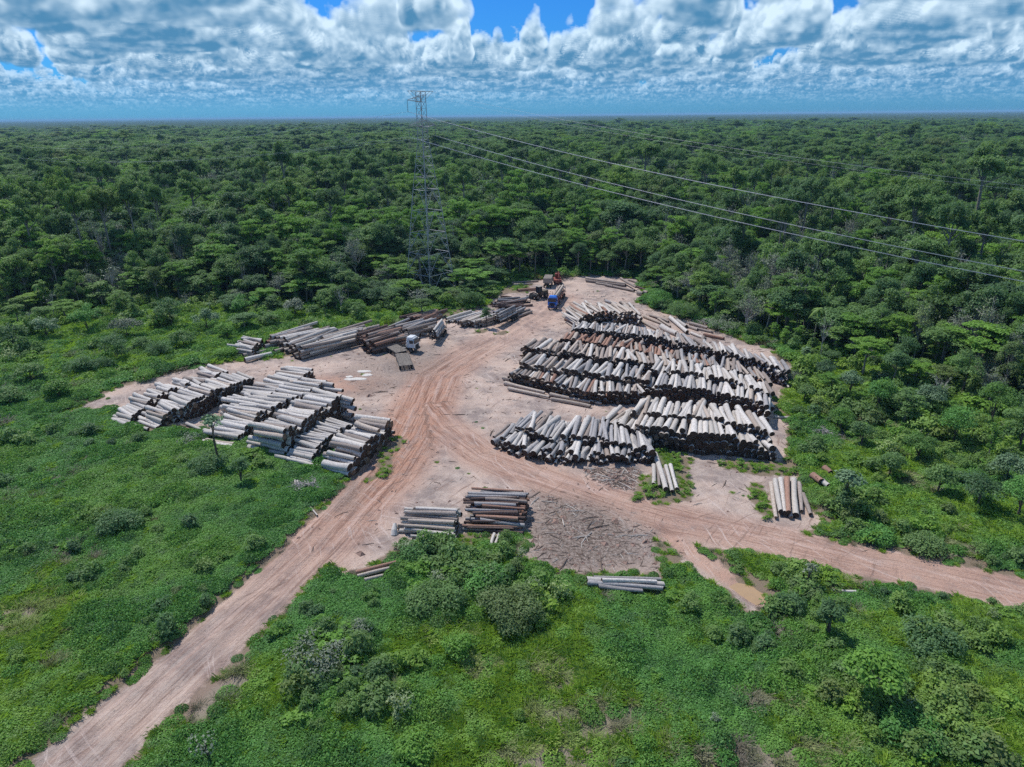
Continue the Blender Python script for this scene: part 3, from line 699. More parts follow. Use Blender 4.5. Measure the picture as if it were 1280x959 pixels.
# far tan pile
at_ = axis((795, 393), (768, 377), 3)
pile('tan heap behind the wide yard', [(724, 400), (735, 394), (750, 390), (770, 391), (790, 391), (803, 393)], 3.0, (at_ + .05, at_ - .05), 9.5, .72, [('tan', 5), ('cream', 4), ('reddish brown', 1)], 0.10, endj=.9, dvar=.35)
for i, (a, b, d, k) in enumerate((((800, 400), (822, 412), .7, 'tan'), ((805, 396), (828, 405), .7, 'tan'), ((812, 394), (836, 402), .7, 'grey-brown'), ((820, 396), (838, 408), .6, 'tan'), ((752, 404), (770, 403.5), .5, 'cream'), ((775, 378), (792, 383), .8, 'grey-brown'), ((757, 376), (772, 380), .8, 'dusky grey'))): single('edge of the tan heap', a, b, d, k, order=i)
for i, (a, b, d, k) in enumerate((((838, 397), (859, 415), 1.1, 'pale grey'), ((827, 408), (846, 417), 1.3, 'pale grey'), ((846, 400), (858, 408), .9, 'pale grey'), ((862, 404), (884, 410), .8, 'grey-brown'), ((864, 416), (882, 423), .7, 'cream'), ((880, 418), (905, 423), .8, 'reddish brown'), ((852, 405), (872, 412), .7, 'grey-brown'), ((868, 410), (890, 415), .6, 'grey-brown'))): single('jumble behind the wide yard', a, b, d, k, order=i)
for i, (a, b, d, k, z) in enumerate((((732, 348), (783, 355), .9, 'tan', .2), ((733, 351), (782, 357), .9, 'grey-brown', 0), ((757, 356), (793, 363.5), .85, 'grey-brown', 0), ((776, 348), (795, 359), .8, 'grey-brown', .8), ((745, 354), (765, 357), .6, 'tan', 0), ((786, 350), (800, 354), .6, 'grey-brown', 0), ((792, 357), (812, 364), .6, 'dark brown', 0))): single('tree-length logs beyond the blue truck', a, b, d, k, z, order=i)
single('orange stump block at the green corner', (797, 366), (803, 367), 1.3, 'tan'); single('orange stump block at the green corner', (804, 366), (809, 366.5), 1.2, 'tan')

# --- front piles
ye = axis((566, 663), (504, 659), 1.8)
pile('pale pile beside the red-and-black pile', [(574, 635, 2.3), (570, 645, 2.1), (568, 657, 1.6), (567, 670, .8)], 2.3, (ye, ye), 6.6, .62, [('cream', 3), ('pale grey', 3), ('grey-brown', 1.4), ('tan', 1)], 0.035, drop=0)
yg = axis((651, 640), (587, 636), 2.2)
pile('red-and-black pile at the front of the yard', [(655, 612, 2.6), (653, 623, 2.6), (652, 636, 2.3), (650, 649, 1.6), (648, 662, .8)], 2.6, (yg, yg), 6.8, .56, [('dark brown', 3.2), ('dusky grey', 3), ('reddish brown', 2.6), ('grey-brown', 1)], 0.045, dvar=.3, endj=.8, drop=.08)
for i, (a, b, d, k) in enumerate((((445, 717), (495, 704), .55, 'reddish brown'), ((447, 722), (490, 711), .5, 'tan'), ((456, 727), (484, 720), .5, 'tan'))): single('half-buried trio below the west road', a, b, d, k, order=i)
for i, (a, b, d, z) in enumerate((((735, 733), (829, 740), .62, 0), ((734, 728), (830, 734), .62, 0), ((741, 724), (825, 726), .55, 0), ((752, 729), (820, 731), .5, .5), ((748, 737), (803, 743), .5, 0))): single('bundle on grass below the chip field', a, b, d, 'pale grey' if i % 2 else 'dusky grey', z, order=i)
for i, (a, b, d, z, k) in enumerate((((817, 585), (817, 609), .62, 0, 'cream'), ((818.5, 571), (832, 615), .75, .2, 'cream'), ((822, 584), (824, 612), .5, 0, 'grey-brown'), ((832, 585), (840, 617), .6, 0, 'pale grey'), ((838, 584), (846, 614), .6, .1, 'pale grey'), ((829, 590), (833, 608), .4, 0, 'grey-brown'))): single('pale upright bundle on the green island', a, b, d, k, z, order=i)
for i, (a, b, d, z, k) in enumerate((((964, 604), (970, 647), .7, 0, 'tan'), ((969, 601), (976, 640), .8, .3, 'cream'), ((976, 600), (981, 642), .8, .2, 'pale grey'), ((984, 598), (986, 640), .8, .6, 'reddish brown'), ((992, 600), (995, 644), .9, .1, 'cream'), ((999, 604), (1002, 640), .6, 0, 'grey-brown'), ((1003, 618), (1013, 643), .7, 0, 'grey-brown'), ((981, 605), (989, 647), .7, 0, 'tan'))): single('seven-log bundle by the east road', a, b, d, k, z, order=i)
single('chunk by the vine-wrapped tree', (1015, 599), (1026, 607), 1.0, 'reddish brown'); single('chunk by the vine-wrapped tree', (1027, 606), (1035, 612), .8, 'pale grey'); single('chunk by the vine-wrapped tree', (1030, 588), (1038, 594), .9, 'reddish brown')
single('short pale stake below the red-and-black pile', (613, 684), (618, 669), .42, 'cream'); single('short pale stake below the red-and-black pile', (618, 684), (624, 669), .42, 'cream', order=1)
single('grey log on the grass south of the east road', (1040, 739), (1070, 741), .35, 'pale grey')
single('sticks at the roadside brush heap', (369, 602), (371, 615), .28, 'cream'); single('sticks at the roadside brush heap', (372, 604), (377, 617), .25, 'cream', order=1); single('sticks at the roadside brush heap', (386, 632), (397, 645), .22, 'cream', order=2)
single('white log in the grass east of the cream stack', (968, 521), (986, 522), .45, 'cream')

# --- north-west piles, logs lying along the yard edge
yc = axis((430, 407), (385, 418), 2.5) + math.pi
pile('small fan of logs at the far grass edge', [(316, 436), (322, 429), (328, 423)], 2.3, (axis((316, 436), (293, 432), 2), axis((330, 424), (305, 419), 2)), 5.6, .8, [('pale grey', 3), ('grey-brown', 2)], 0.10)
pile('broad grey heap along the thicket', [(330, 424), (340, 416), (350, 420), (362, 425), (372, 430), (380, 432)], 3.2, (yc, yc + .1), 11, .95, [('pale grey', 4), ('grey-brown', 4), ('dusky grey', 2)], 0.08, endj=1.4)
pile('stepped stack of long logs at the thicket', [(385, 432), (394, 428), (402, 421), (405, 415)], 2.8, (yc, yc), 12, .9, [('grey-brown', 4), ('tan', 2), ('pale grey', 2)], 0.04, endj=1.0)
for i, (a, b, d, k) in enumerate((((306, 451), (339, 443), 1.0, 'pale grey'), ((304, 446), (333, 440), .8, 'grey-brown'), ((343, 442), (358, 436), .9, 'grey-brown'), ((334, 432), (352, 427), 1.3, 'reddish brown'), ((381, 437), (404, 431), 1.1, 'grey-brown'), ((391, 441), (411, 435), 1.0, 'dark brown'), ((411, 437), (448, 429), .8, 'grey-brown'), ((412, 431), (448, 422), 1.0, 'grey-brown'))): single('front of the grey thicket heap', a, b, d, k, order=i)
DK = [('dark brown', 6), ('reddish brown', 2.4), ('grey-brown', 1.2)]
pile('dark heap beside the white-cab truck', [(447, 418), (455, 421), (462, 425), (468, 428)], 3.0, (yc, yc + .05), 9, .85, DK, 0.07, endj=1.2)
pile('dark stack beyond the dark heap', [(488, 408), (496, 408), (503, 410), (508, 413)], 2.6, (yc, yc), 8.5, .75, [('dark brown', 2), ('dusky grey', 4), ('grey-brown', 3)], 0.08, endj=1.2)
pile('brown stack at the foot of the pylon', [(503, 395), (512, 395), (520, 397), (528, 398)], 1.8, (yc + .1, yc + .1), 8.5, .8, DK, 0.05, endj=1.0)
for i, (a, b, d, k) in enumerate((((500, 416), (525, 419), 1.0, 'cream'), ((504, 422), (524, 424), .9, 'cream'), ((472, 431), (481, 438), .8, 'tan'), ((478, 433), (504, 426), .9, 'dark brown'), ((526, 417), (536, 419), .9, 'tan'))): single('short logs around the white-cab truck', a, b, d, k, order=i)
yd = axis((620, 383), (590, 392), 1) 
pile('flat pile beyond the conical tree', [(556, 398), (570, 398)], 1.3, (yc + .05, yc + .05), 10, .8, [('cream', 3), ('pale grey', 3)], 0.03)
pile('longer pile behind the conical tree', [(574, 399), (584, 401), (592, 401), (603, 400), (612, 396)], 1.9, (yc + .05, yc + .1), 9, .8, [('tan', 3), ('pale grey', 3), ('grey-brown', 2)], 0.05, endj=1.0)
pile('small grey pile past the pale piles', [(618, 391), (628, 390), (636, 390), (645, 390)], 1.7, (yc + .1, yc + .1), 6, .8, [('grey-brown', 3), ('dusky grey', 3)], 0.06)
pile('dark jumble under the trees', [(617, 374), (622, 378), (628, 376)], 1.8, (yc - .5, yc - .5), 8, .7, [('dark brown', 4), ('dusky grey', 1)], 0.18, endj=1.4)
for i, (a, b, d, k) in enumerate((((622, 377), (653, 373), .7, 'dark brown'), ((640, 354), (673, 351.5), .7, 'grey-brown'), ((642, 356.5), (666, 355), .6, 'tan'), ((647, 363), (672, 361), .9, 'reddish brown'), ((617, 379.5), (630, 380.5), .6, 'tan'), ((626, 371), (640, 372), .7, 'dark brown'))): single('loose logs by the wheel loader', a, b, d, k, order=i)

ORD = {}
def ordinal(n):
    w = ['first', 'second', 'third', 'fourth', 'fifth', 'sixth', 'seventh', 'eighth', 'ninth', 'tenth', 'eleventh', 'twelfth', 'thirteenth', 'fourteenth', 'fifteenth', 'sixteenth', 'seventeenth', 'eighteenth', 'nineteenth', 'twentieth']
    t = ['', '', 'twenty', 'thirty', 'forty', 'fifty', 'sixty', 'seventy']
    if n <= 20: return w[n - 1]
    return (t[n // 10] + '-' + w[n % 10 - 1]) if n % 10 else {30: 'thirtieth', 40: 'fortieth', 50: 'fiftieth', 60: 'sixtieth'}[n]
def log_matrix(l):
    return Matrix.Translation(Vector(l['c'])) @ Matrix.Rotation(l['yaw'], 4, 'Z') @ Matrix.Rotation(l['pitch'], 4, 'Y') @ Matrix.Rotation(l['roll'], 4, 'X')
def place_logs():
    for l in LOGS:
        z0 = gz(*l['c'][:2]) if l['force'] else 0
        if l['force']: l['c'][2] += z0
        x, y, dist = P(*l['c']); l['px'] = x; l['py'] = y
        l['size'] = (l['L'] * l['d']) / dist ** 2 * (1 if l['top'] else 0.25) + (1 if l['force'] and l['top'] and y > 330 else 0)
    top = sorted([l for l in LOGS if l['top']], key=lambda l: -l['size'])[:296]
    for l in top: l['single'] = True
    # labels: which log of which stack
    by = {}
    for l in top: by.setdefault(l['stack'], []).append(l)
    for st, ls in by.items():
        ls.sort(key=lambda l: (l['order'], l['px']))
        kinds = {}
        for i, l in enumerate(ls):
            piled = not l['force']
            kinds.setdefault(l['kind'], []).append(l)
        for kd, kl in kinds.items():
            span_x = abs(kl[-1]['px'] - kl[0]['px']); span_y = abs(kl[-1]['py'] - kl[0]['py'])
            horiz = span_x > span_y
            kl.sort(key=lambda l: l['px'] if horiz else -l['py'])
            frm = 'from the west' if horiz else 'from the near end'
            for i, l in enumerate(kl):
                if len(kl) == 1: lab = f"only {kd} log on top, {st}" if not l['force'] else f"the {kd} log, {st}"
                else: lab = f"{ordinal(i + 1)} {kd} log {frm}, {st}"
                l['label'] = lab
    for l in top:
        o = link('log', LOGMESH[(l['kind'], RL.randrange(LOG_VAR))])
        o.matrix_world = log_matrix(l) @ Matrix.Diagonal((l['L'], l['d'], l['d'], 1))
        if len(l['label'].split()) > 16: print('LONG', l['label'])
        tag(o, l['label'], 'log', 'logs in the ' + l['stack'] if len(l['stack'].split()) < 12 else 'logs')
    rest = [l for l in LOGS if not l.get('single')]
    return rest
REST_LOGS = place_logs()

# ------------------------------------------------------------------ scattering one mass from prototypes
def scatter(name, protos, pos, rot, scl, idx, tint=None, kind='stuff', label=None, cat=None):
    me = bpy.data.meshes.new(name); n = len(pos)
    me.vertices.add(n); me.vertices.foreach_set('co', np.asarray(pos, np.float32).ravel())
    def at(nm, typ, arr, key):
        a = me.attributes.new(nm, typ, 'POINT'); a.data.foreach_set(key, np.ascontiguousarray(arr).ravel())
    at('rot', 'FLOAT_VECTOR', np.asarray(rot, np.float32), 'vector'); at('scl', 'FLOAT_VECTOR', np.asarray(scl, np.float32), 'vector')
    at('idx', 'INT', np.asarray(idx, np.int32), 'value'); at('tint', 'FLOAT', np.zeros(n, np.float32) if tint is None else np.asarray(tint, np.float32), 'value')
    o = link(name, me)
    c = bpy.data.collections.new(name + '_kinds')
    for i, p in enumerate(protos):
        q = bpy.data.objects.new(f'{name}_{i:02d}', p); c.objects.link(q)
    g = bpy.data.node_groups.new(name + '_scatter', 'GeometryNodeTree')
    g.interface.new_socket('Geometry', in_out='INPUT', socket_type='NodeSocketGeometry'); g.interface.new_socket('Geometry', in_out='OUTPUT', socket_type='NodeSocketGeometry')
    N = g.nodes; L = g.links
    gi = N.new('NodeGroupInput'); go = N.new('NodeGroupOutput')
    ci = N.new('GeometryNodeCollectionInfo'); ci.inputs[0].default_value = c; ci.inputs[1].default_value = True; ci.inputs[2].default_value = True
    ip = N.new('GeometryNodeInstanceOnPoints')
    def na(nm, typ):
        a = N.new('GeometryNodeInputNamedAttribute'); a.data_type = typ; a.inputs[0].default_value = nm; return a.outputs[0]
    L.new(gi.outputs[0], ip.inputs['Points']); L.new(ci.outputs[0], ip.inputs['Instance']); ip.inputs['Pick Instance'].default_value = True
    L.new(na('idx', 'INT'), ip.inputs['Instance Index'])
    e2r = N.new('FunctionNodeEulerToRotation'); L.new(na('rot', 'FLOAT_VECTOR'), e2r.inputs[0]); L.new(e2r.outputs[0], ip.inputs['Rotation'])
    L.new(na('scl', 'FLOAT_VECTOR'), ip.inputs['Scale']); L.new(ip.outputs[0], go.inputs[0])
    md = o.modifiers.new('scatter', 'NODES'); md.node_group = g
    return tag(o, label, cat, kind=kind)
def scatter_rest_logs():
    protos = []; ix = {}
    for k in LK:
        for v in range(LOG_VAR): ix[(k, v)] = len(protos); protos.append(LOGMESH[(k, v)])
    pos = [l['c'] for l in REST_LOGS]; rot = [tuple(log_matrix(l).to_euler('XYZ')) for l in REST_LOGS]
    scl = [(l['L'], l['d'], l['d']) for l in REST_LOGS]; idx = [ix[(l['kind'], RL.randrange(LOG_VAR))] for l in REST_LOGS]
    scatter('stacked_logs', protos, pos, rot, scl, idx, label='hundreds of further logs packed in the lower layers and farther rows', cat='logs')
scatter_rest_logs()
print('LOGS', len(LOGS), 'rest', len(REST_LOGS))
# ------------------------------------------------------------------ trees
LM = {
    'dark': leaf_mat('dark_green_leaves', (0.036, 0.092, 0.040), (0.155, 0.275, 0.110), 0.4),
    'mid': leaf_mat('mid_green_leaves', (0.060, 0.130, 0.046), (0.225, 0.370, 0.120), 0.42, dry=(0.13, 0.12, 0.07)),
    'bright': leaf_mat('bright_green_leaves', (0.066, 0.165, 0.028), (0.225, 0.430, 0.078), 0.45),
    'grey': leaf_mat('grey_green_leaves', (0.090, 0.115, 0.078), (0.24, 0.275, 0.195), 0.15),
    'silver': leaf_mat('silver_leaves', (0.05, 0.10, 0.045), (0.20, 0.31, 0.16), 0.15),
    'creeper': leaf_mat('creeper_leaves', (0.044, 0.130, 0.030), (0.155, 0.365, 0.080), 0.35),
    'grass': leaf_mat('grass_blades', (0.14, 0.26, 0.034), (0.34, 0.52, 0.075), 0.45),
    'dry': leaf_mat('dry_brush', (0.075, 0.062, 0.045), (0.24, 0.205, 0.155), 0.05),
}
TRUNK = flat_mat('grey_trunk_bark', (0.30, 0.27, 0.235), 0.9, 0.1, var=0.5, scale=1.5)
TRUNK_D = flat_mat('brown_trunk_bark', (0.13, 0.105, 0.085), 0.9, 0.1, var=0.4, scale=1.5)
SNAG = flat_mat('bleached_dead_wood', (0.42, 0.39, 0.36), 0.9, 0.1, var=0.4, scale=1.5)

def leaf_quads(C, Nrm, size, rs, shade, elong=1.6):
    """one bent leaf spray per centre: a quad in the plane of its normal"""
    n = len(C)
    t = rs.normal(size=(n, 3)); t -= (t * Nrm).sum(1, keepdims=True) * Nrm; t /= np.linalg.norm(t, axis=1, keepdims=True) + 1e-9
    b = np.cross(Nrm, t); s = (size * (0.6 + 0.8 * rs.rand(n)))[:, None]
    a = t * s * 0.5 * elong; c = b * s * 0.5
    V = np.stack([C - a, C + c * 0.9 - Nrm * s * .10, C + a, C - c * 0.9 - Nrm * s * .10], 1).reshape(-1, 3)
    F = np.arange(n * 4).reshape(n, 4)
    return V, F, np.repeat(shade, 4)
def clump_leaves(centres, radii, per, size, rs, flat=0.7, up=0.5, shade_k=0.35, inner=0.45):
    Cs = []; Ns = []; Sh = []
    for c, r in zip(centres, radii):
        m = max(6, int(per * (r * r)))
        d = rs.normal(size=(m, 3)); d[:, 2] = np.abs(d[:, 2]) * 1.0 - 0.25; d /= np.linalg.norm(d, axis=1, keepdims=True)
        rr = r * (inner + (1 - inner) * rs.rand(m) ** 0.5) * (0.80 + 0.30 * rs.rand(m) + 0.45 * rs.rand(m) ** 5)
        p = np.array(c) + d * rr[:, None] * np.array([1, 1, flat])
        nn = d * (1 - up) + np.array([0, 0, 1.0]) * up + rs.normal(size=(m, 3)) * 0.30
        nn /= np.linalg.norm(nn, axis=1, keepdims=True)
        Cs.append(p); Ns.append(nn)
        Sh.append(np.clip(rs.rand() * shade_k * 1.6 + 0.25 + rs.rand(m) * 0.35, 0, 1))
    C = np.concatenate(Cs); return leaf_quads(C, np.concatenate(Ns), size, rs, np.concatenate(Sh))
def limb_mesh(name, segs, mat):
    b = MB()
    for pts, rs_ in segs: b.tube(pts, rs_, 5, 0, False)
    return b.mesh(name, mat, True)

def tree_proto(kind, seed):
    """returns (crown mesh, trunk mesh, height, radius); canonical sizes in metres"""
    rs = np.random.RandomState(seed); rng = random.Random(seed)
    segs = []; cen = []; rad_ = []; mat = LM['mid']; tm = TRUNK; per = 66; size = 0.36; flat = 0.7; up = .64
    if kind == 'flat':        # broad umbrella crown in tiers
        H, R = 17, 6.8; mat = LM['bright']; flat = 0.32; up = .75; per = 64
        for t in range(3):
            z = H - 0.9 - t * 1.9; Rt = R * (0.62 + 0.38 * (t > 0)) * (1 - 0.12 * (t == 2))
            for i in range(9 + 4 * t):
                a = rng.uniform(0, 6.28); q = Rt * math.sqrt(rng.uniform(0.02, 1)); cen.append((q * math.cos(a), q * math.sin(a), z + rng.uniform(-.7, .6))); rad_.append(rng.uniform(1.1, 2.1))
        fork = 0.55
    elif kind == 'round':
        H, R = 16, 5.2; mat = LM['dark']; per = 62
        for i in range(34):
            d = rs.normal(size=3); d[2] = abs(d[2]) - 0.15; d /= np.linalg.norm(d); q = rng.uniform(.5, .95)
            cen.append((d[0] * R * q, d[1] * R * q, H - R * .95 + d[2] * R * .8 * q)); rad_.append(rng.uniform(1.2, 2.1))
        fork = 0.5
    elif kind == 'mid':
        H, R = 15, 4.6; mat = LM['mid']; per = 60
        for i in range(26):
            a = rng.uniform(0, 6.28); z = rng.uniform(0.42, 1); q = R * math.sqrt(max(0.04, 1 - (abs(z - 0.68) / .36) ** 2)) * rng.uniform(.35, 1)
            cen.append((q * math.cos(a), q * math.sin(a), z * (H - 1))); rad_.append(rng.uniform(1.0, 1.9))
        fork = 0.4
    elif kind == 'emergent':
        H, R = 25, 7.6; mat = LM['dark'] if seed % 2 else LM['mid']; per = 54; size = 0.40
        for i in range(9):
            a = i * 2.4 + rng.uniform(-.3, .3); q = R * rng.uniform(.25, .85); bz = H - 2.5 - 3.5 * (q / R) ** 1.5 + rng.uniform(-1, 1)
            for j in range(6):
                cen.append((q * math.cos(a) + rng.gauss(0, 1.5), q * math.sin(a) + rng.gauss(0, 1.5), bz + rng.gauss(0, .8))); rad_.append(rng.uniform(1.2, 2.0))
        fork = 0.62
    elif kind == 'thin':      # slender second growth
        H, R = 12, 2.6; mat = LM['bright'] if seed % 2 else LM['mid']; per = 60; size = .34
        for i in range(13):
            a = rng.uniform(0, 6.28); z = rng.uniform(0.38, 1); q = R * rng.uniform(.1, .9) * (1.15 - z * .6)
            cen.append((q * math.cos(a), q * math.sin(a), z * (H - .5))); rad_.append(rng.uniform(.8, 1.4))
        fork = 0.3
    elif kind == 'grey':      # thin-leaved crown, twigs showing
        H, R = 15, 3.8; mat = LM['grey']; per = 26; size = .26; flat = .9
        for i in range(24):
            d = rs.normal(size=3); d[2] = abs(d[2]) * 1.1 - 0.1; d /= np.linalg.norm(d); q = rng.uniform(.5, 1)
            cen.append((d[0] * R * q, d[1] * R * q, H - R * 1.3 + d[2] * R * 1.2 * q + rng.uniform(-1.8, .8))); rad_.append(rng.uniform(.8, 1.7))
        fork = 0.4
    elif kind == 'silver':    # large pale palmate leaves
        H, R = 9, 3.0; mat = LM['silver']; per = 13; size = .8; up = .8; flat = .5
        for i in range(14):
            a = rng.uniform(0, 6.28); z = rng.uniform(0.45, 1); q = R * rng.uniform(.2, 1) * (1.2 - .7 * z)
            cen.append((q * math.cos(a), q * math.sin(a), z * H)); rad_.append(rng.uniform(.7, 1.2))
        fork = 0.35
    elif kind == 'snag':
        H, R = 17, 3.0; mat = LM['grey']; per = 3; size = .4
        for i in range(10):
            a = rng.uniform(0, 6.28); q = R * rng.uniform(.3, 1); cen.append((q * math.cos(a), q * math.sin(a), H * rng.uniform(.6, .98))); rad_.append(1.3)
        fork = 0.4; tm = SNAG
    elif kind == 'palm':
        H, R = 11, 3.3; mat = LM['mid']
        V = []; F = []; S = []; lean = rng.uniform(-.6, .6)
        for i in range(16):
            a = i * 2.399; el = rng.uniform(.1, 1.2); prev = None; n = 7
            side = np.array([-math.sin(a), math.cos(a), 0])
            for j in range(n + 1):
                t = j / n; r = R * t * math.cos(el * (1 - .2 * t)) ; z = H + R * (math.sin(el) * t - 0.95 * t * t)
                c = np.array([lean + r * math.cos(a), r * math.sin(a), z]); w = 0.62 * math.sin(math.pi * min(1, .12 + t * .85)) + .04
                o = len(V); V += [c + side * w - np.array([0, 0, .22 * w]), c, c - side * w - np.array([0, 0, .22 * w])]; S += [.3 + .5 * t] * 3
                if j: F += [(o - 3, o, o + 1, o - 2), (o - 2, o + 1, o + 2, o - 1)]
        crown = fast_mesh('palm_crown', V, F, mat, attrs={'shade': S})
        trunk = limb_mesh('palm_trunk', [([(0, 0, -.5), (lean * .4, 0, H * .5), (lean, 0, H)], [.2, .15, .13])], TRUNK)
        return crown, trunk, H + 1, R
    # trunk and limbs out to the clumps
    fz = H * fork; lean = (rng.uniform(-.6, .6), rng.uniform(-.6, .6)); r0 = (0.022 if kind != 'snag' else 0.014) * H
    segs.append(([(0, 0, -.6), (lean[0] * .3, lean[1] * .3, fz * .5), (lean[0], lean[1], fz), (lean[0] * 1.2, lean[1] * 1.2, H * .86)], [r0 * 1.25, r0 * .9, r0 * .72, r0 * .2]))
    order = list(range(len(cen))); rng.shuffle(order); nb = {'grey': 24, 'snag': 10}.get(kind, 8)
    for i in order[:nb]:
        c = cen[i]; z0 = fz + (max(fz, c[2] - 2.5) - fz) * rng.uniform(.1, .6); f = (z0 - fz) / max(.1, H - fz)
        s = (lean[0], lean[1], z0); mid = (s[0] * .45 + c[0] * .55, s[1] * .45 + c[1] * .55, z0 * .5 + c[2] * .5 - rng.uniform(-.3, .6))
        segs.append(([s, mid, c], [r0 * .42 * (1 - .5 * f), r0 * .26, r0 * .07]))
        if kind in ('grey', 'snag'):
            for q in range(4):
                e = (c[0] + rng.gauss(0, .9), c[1] + rng.gauss(0, .9), c[2] + rng.uniform(-.2, 1.4)); st = mid if q % 2 else c
                segs.append(([st, ((st[0] + e[0]) / 2, (st[1] + e[1]) / 2, (st[2] + e[2]) / 2 + .15), e], [r0 * .16, r0 * .10, r0 * .04]))
    V, F, S = clump_leaves(cen, rad_, per, size, rs, flat, up)
    # far from the crown's top the leaves are older; light and dark clumps come from the clumps themselves
    crown = fast_mesh(kind + '_crown', V, F, mat, attrs={'shade': S})
    return crown, limb_mesh(kind + '_trunk', segs, SNAG if kind in ('snag', 'grey') else tm), H, R

TK = [('flat', 3), ('round', 3), ('mid', 4), ('emergent', 3), ('thin', 3), ('grey', 2), ('silver', 1), ('snag', 1), ('palm', 1)]
PROTO = {}
for k, n in TK:
    PROTO[k] = [tree_proto(k, 40 + 13 * i + hash_s(k) % 97) for i in range(n)]
def joined(crown, trunk, name):
    """crown and trunk of one kind in one mesh, for the trees past the nearest three hundred"""
    def arr(me):
        n = len(me.vertices); v = np.empty(n * 3, np.float32); me.vertices.foreach_get('co', v)
        f = [tuple(p.vertices) for p in me.polygons]; return v.reshape(-1, 3), f
    v1, f1 = arr(crown); v2, f2 = arr(trunk)
    me = bpy.data.meshes.new(name); me.from_pydata(np.concatenate([v1, v2]).tolist(), [], f1 + [tuple(i + len(v1) for i in f) for f in f2])
    me.materials.append(crown.materials[0]); me.materials.append(trunk.materials[0])
    me.polygons.foreach_set('material_index', [0] * len(f1) + [1] * len(f2))
    s = np.zeros(len(v1) + len(v2), np.float32); q = np.empty(len(v1), np.float32); crown.attributes['shade'].data.foreach_get('value', q); s[:len(v1)] = q
    a = me.attributes.new('shade', 'FLOAT', 'POINT'); a.data.foreach_set('value', s); me.update(); return me
FLATP = []; FIX = {}
for k, n in TK:
    for i in range(n): FIX[(k, i)] = len(FLATP); FLATP.append(joined(PROTO[k][i][0], PROTO[k][i][1], 'forest_' + k))

# forest edge as surveyed
EDGE = Gs([(-700, 420), (-300, 400), (-60, 396), (60, 392), (150, 384), (230, 380), (300, 384), (400, 384), (470, 388), (505, 386), (560, 384), (600, 374), (622, 362), (640, 349), (668, 344), (730, 343), (790, 345), (815, 352), (832, 372), (850, 388), (885, 402), (930, 420), (960, 432), (1010, 440), (1060, 446), (1120, 466), (1170, 480), (1230, 500), (1285, 520), (1400, 560), (1700, 640)])
def forest_sd(X, Y):
    pts = [tuple(p[:2]) for p in EDGE]
    poly = pts + [(9000, pts[-1][1]), (9000, 9000), (-9000, 9000), (-9000, pts[0][1])]
    return poly_sd(X, Y, [(a, b) for a, b in poly])
def forest_points():
    rs = np.random.RandomState(11); out = []
    bands = [(60, 420, 3.9), (420, 800, 5.2), (800, 1500, 7.5), (1500, 2900, 11.0)]
    for r0, r1, sp in bands:
        n = int(r1 / sp) + 2
        ix = np.arange(-n, n); X, Y = np.meshgrid(ix * sp, np.arange(0, n) * sp)
        X = X.ravel() + rs.uniform(-.45, .45, X.size) * sp; Y = Y.ravel() + rs.uniform(-.45, .45, Y.size) * sp
        R = np.hypot(X, Y); k = (R >= r0) & (R < r1) & (np.abs(X) < Y * 1.02 + 25)
        out.append(np.stack([X[k], Y[k], np.full(k.sum(), sp)], 1))
    Pn = np.concatenate(out)
    sd = np.full(len(Pn), 50.0); near = np.hypot(Pn[:, 0], Pn[:, 1]) < 520
    sd[near] = forest_sd(Pn[near, 0].astype(np.float32), Pn[near, 1].astype(np.float32))
    pos_ok = (sd > -34) & (sd <= 0.5) & near & ((Pn[:, 0] < -22) | (Pn[:, 0] > 52))
    pos_ok &= rs.rand(len(Pn)) < 0.42 * np.clip(1 + sd / 34, 0, 1) ** 1.3
    pos_ok[pos_ok] &= dirt_mask(Pn[pos_ok, 0].astype(np.float32), Pn[pos_ok, 1].astype(np.float32)) < -4
    k = (sd > 0.5) | pos_ok; return Pn[k], sd[k], rs
TWR = G(539, 369)
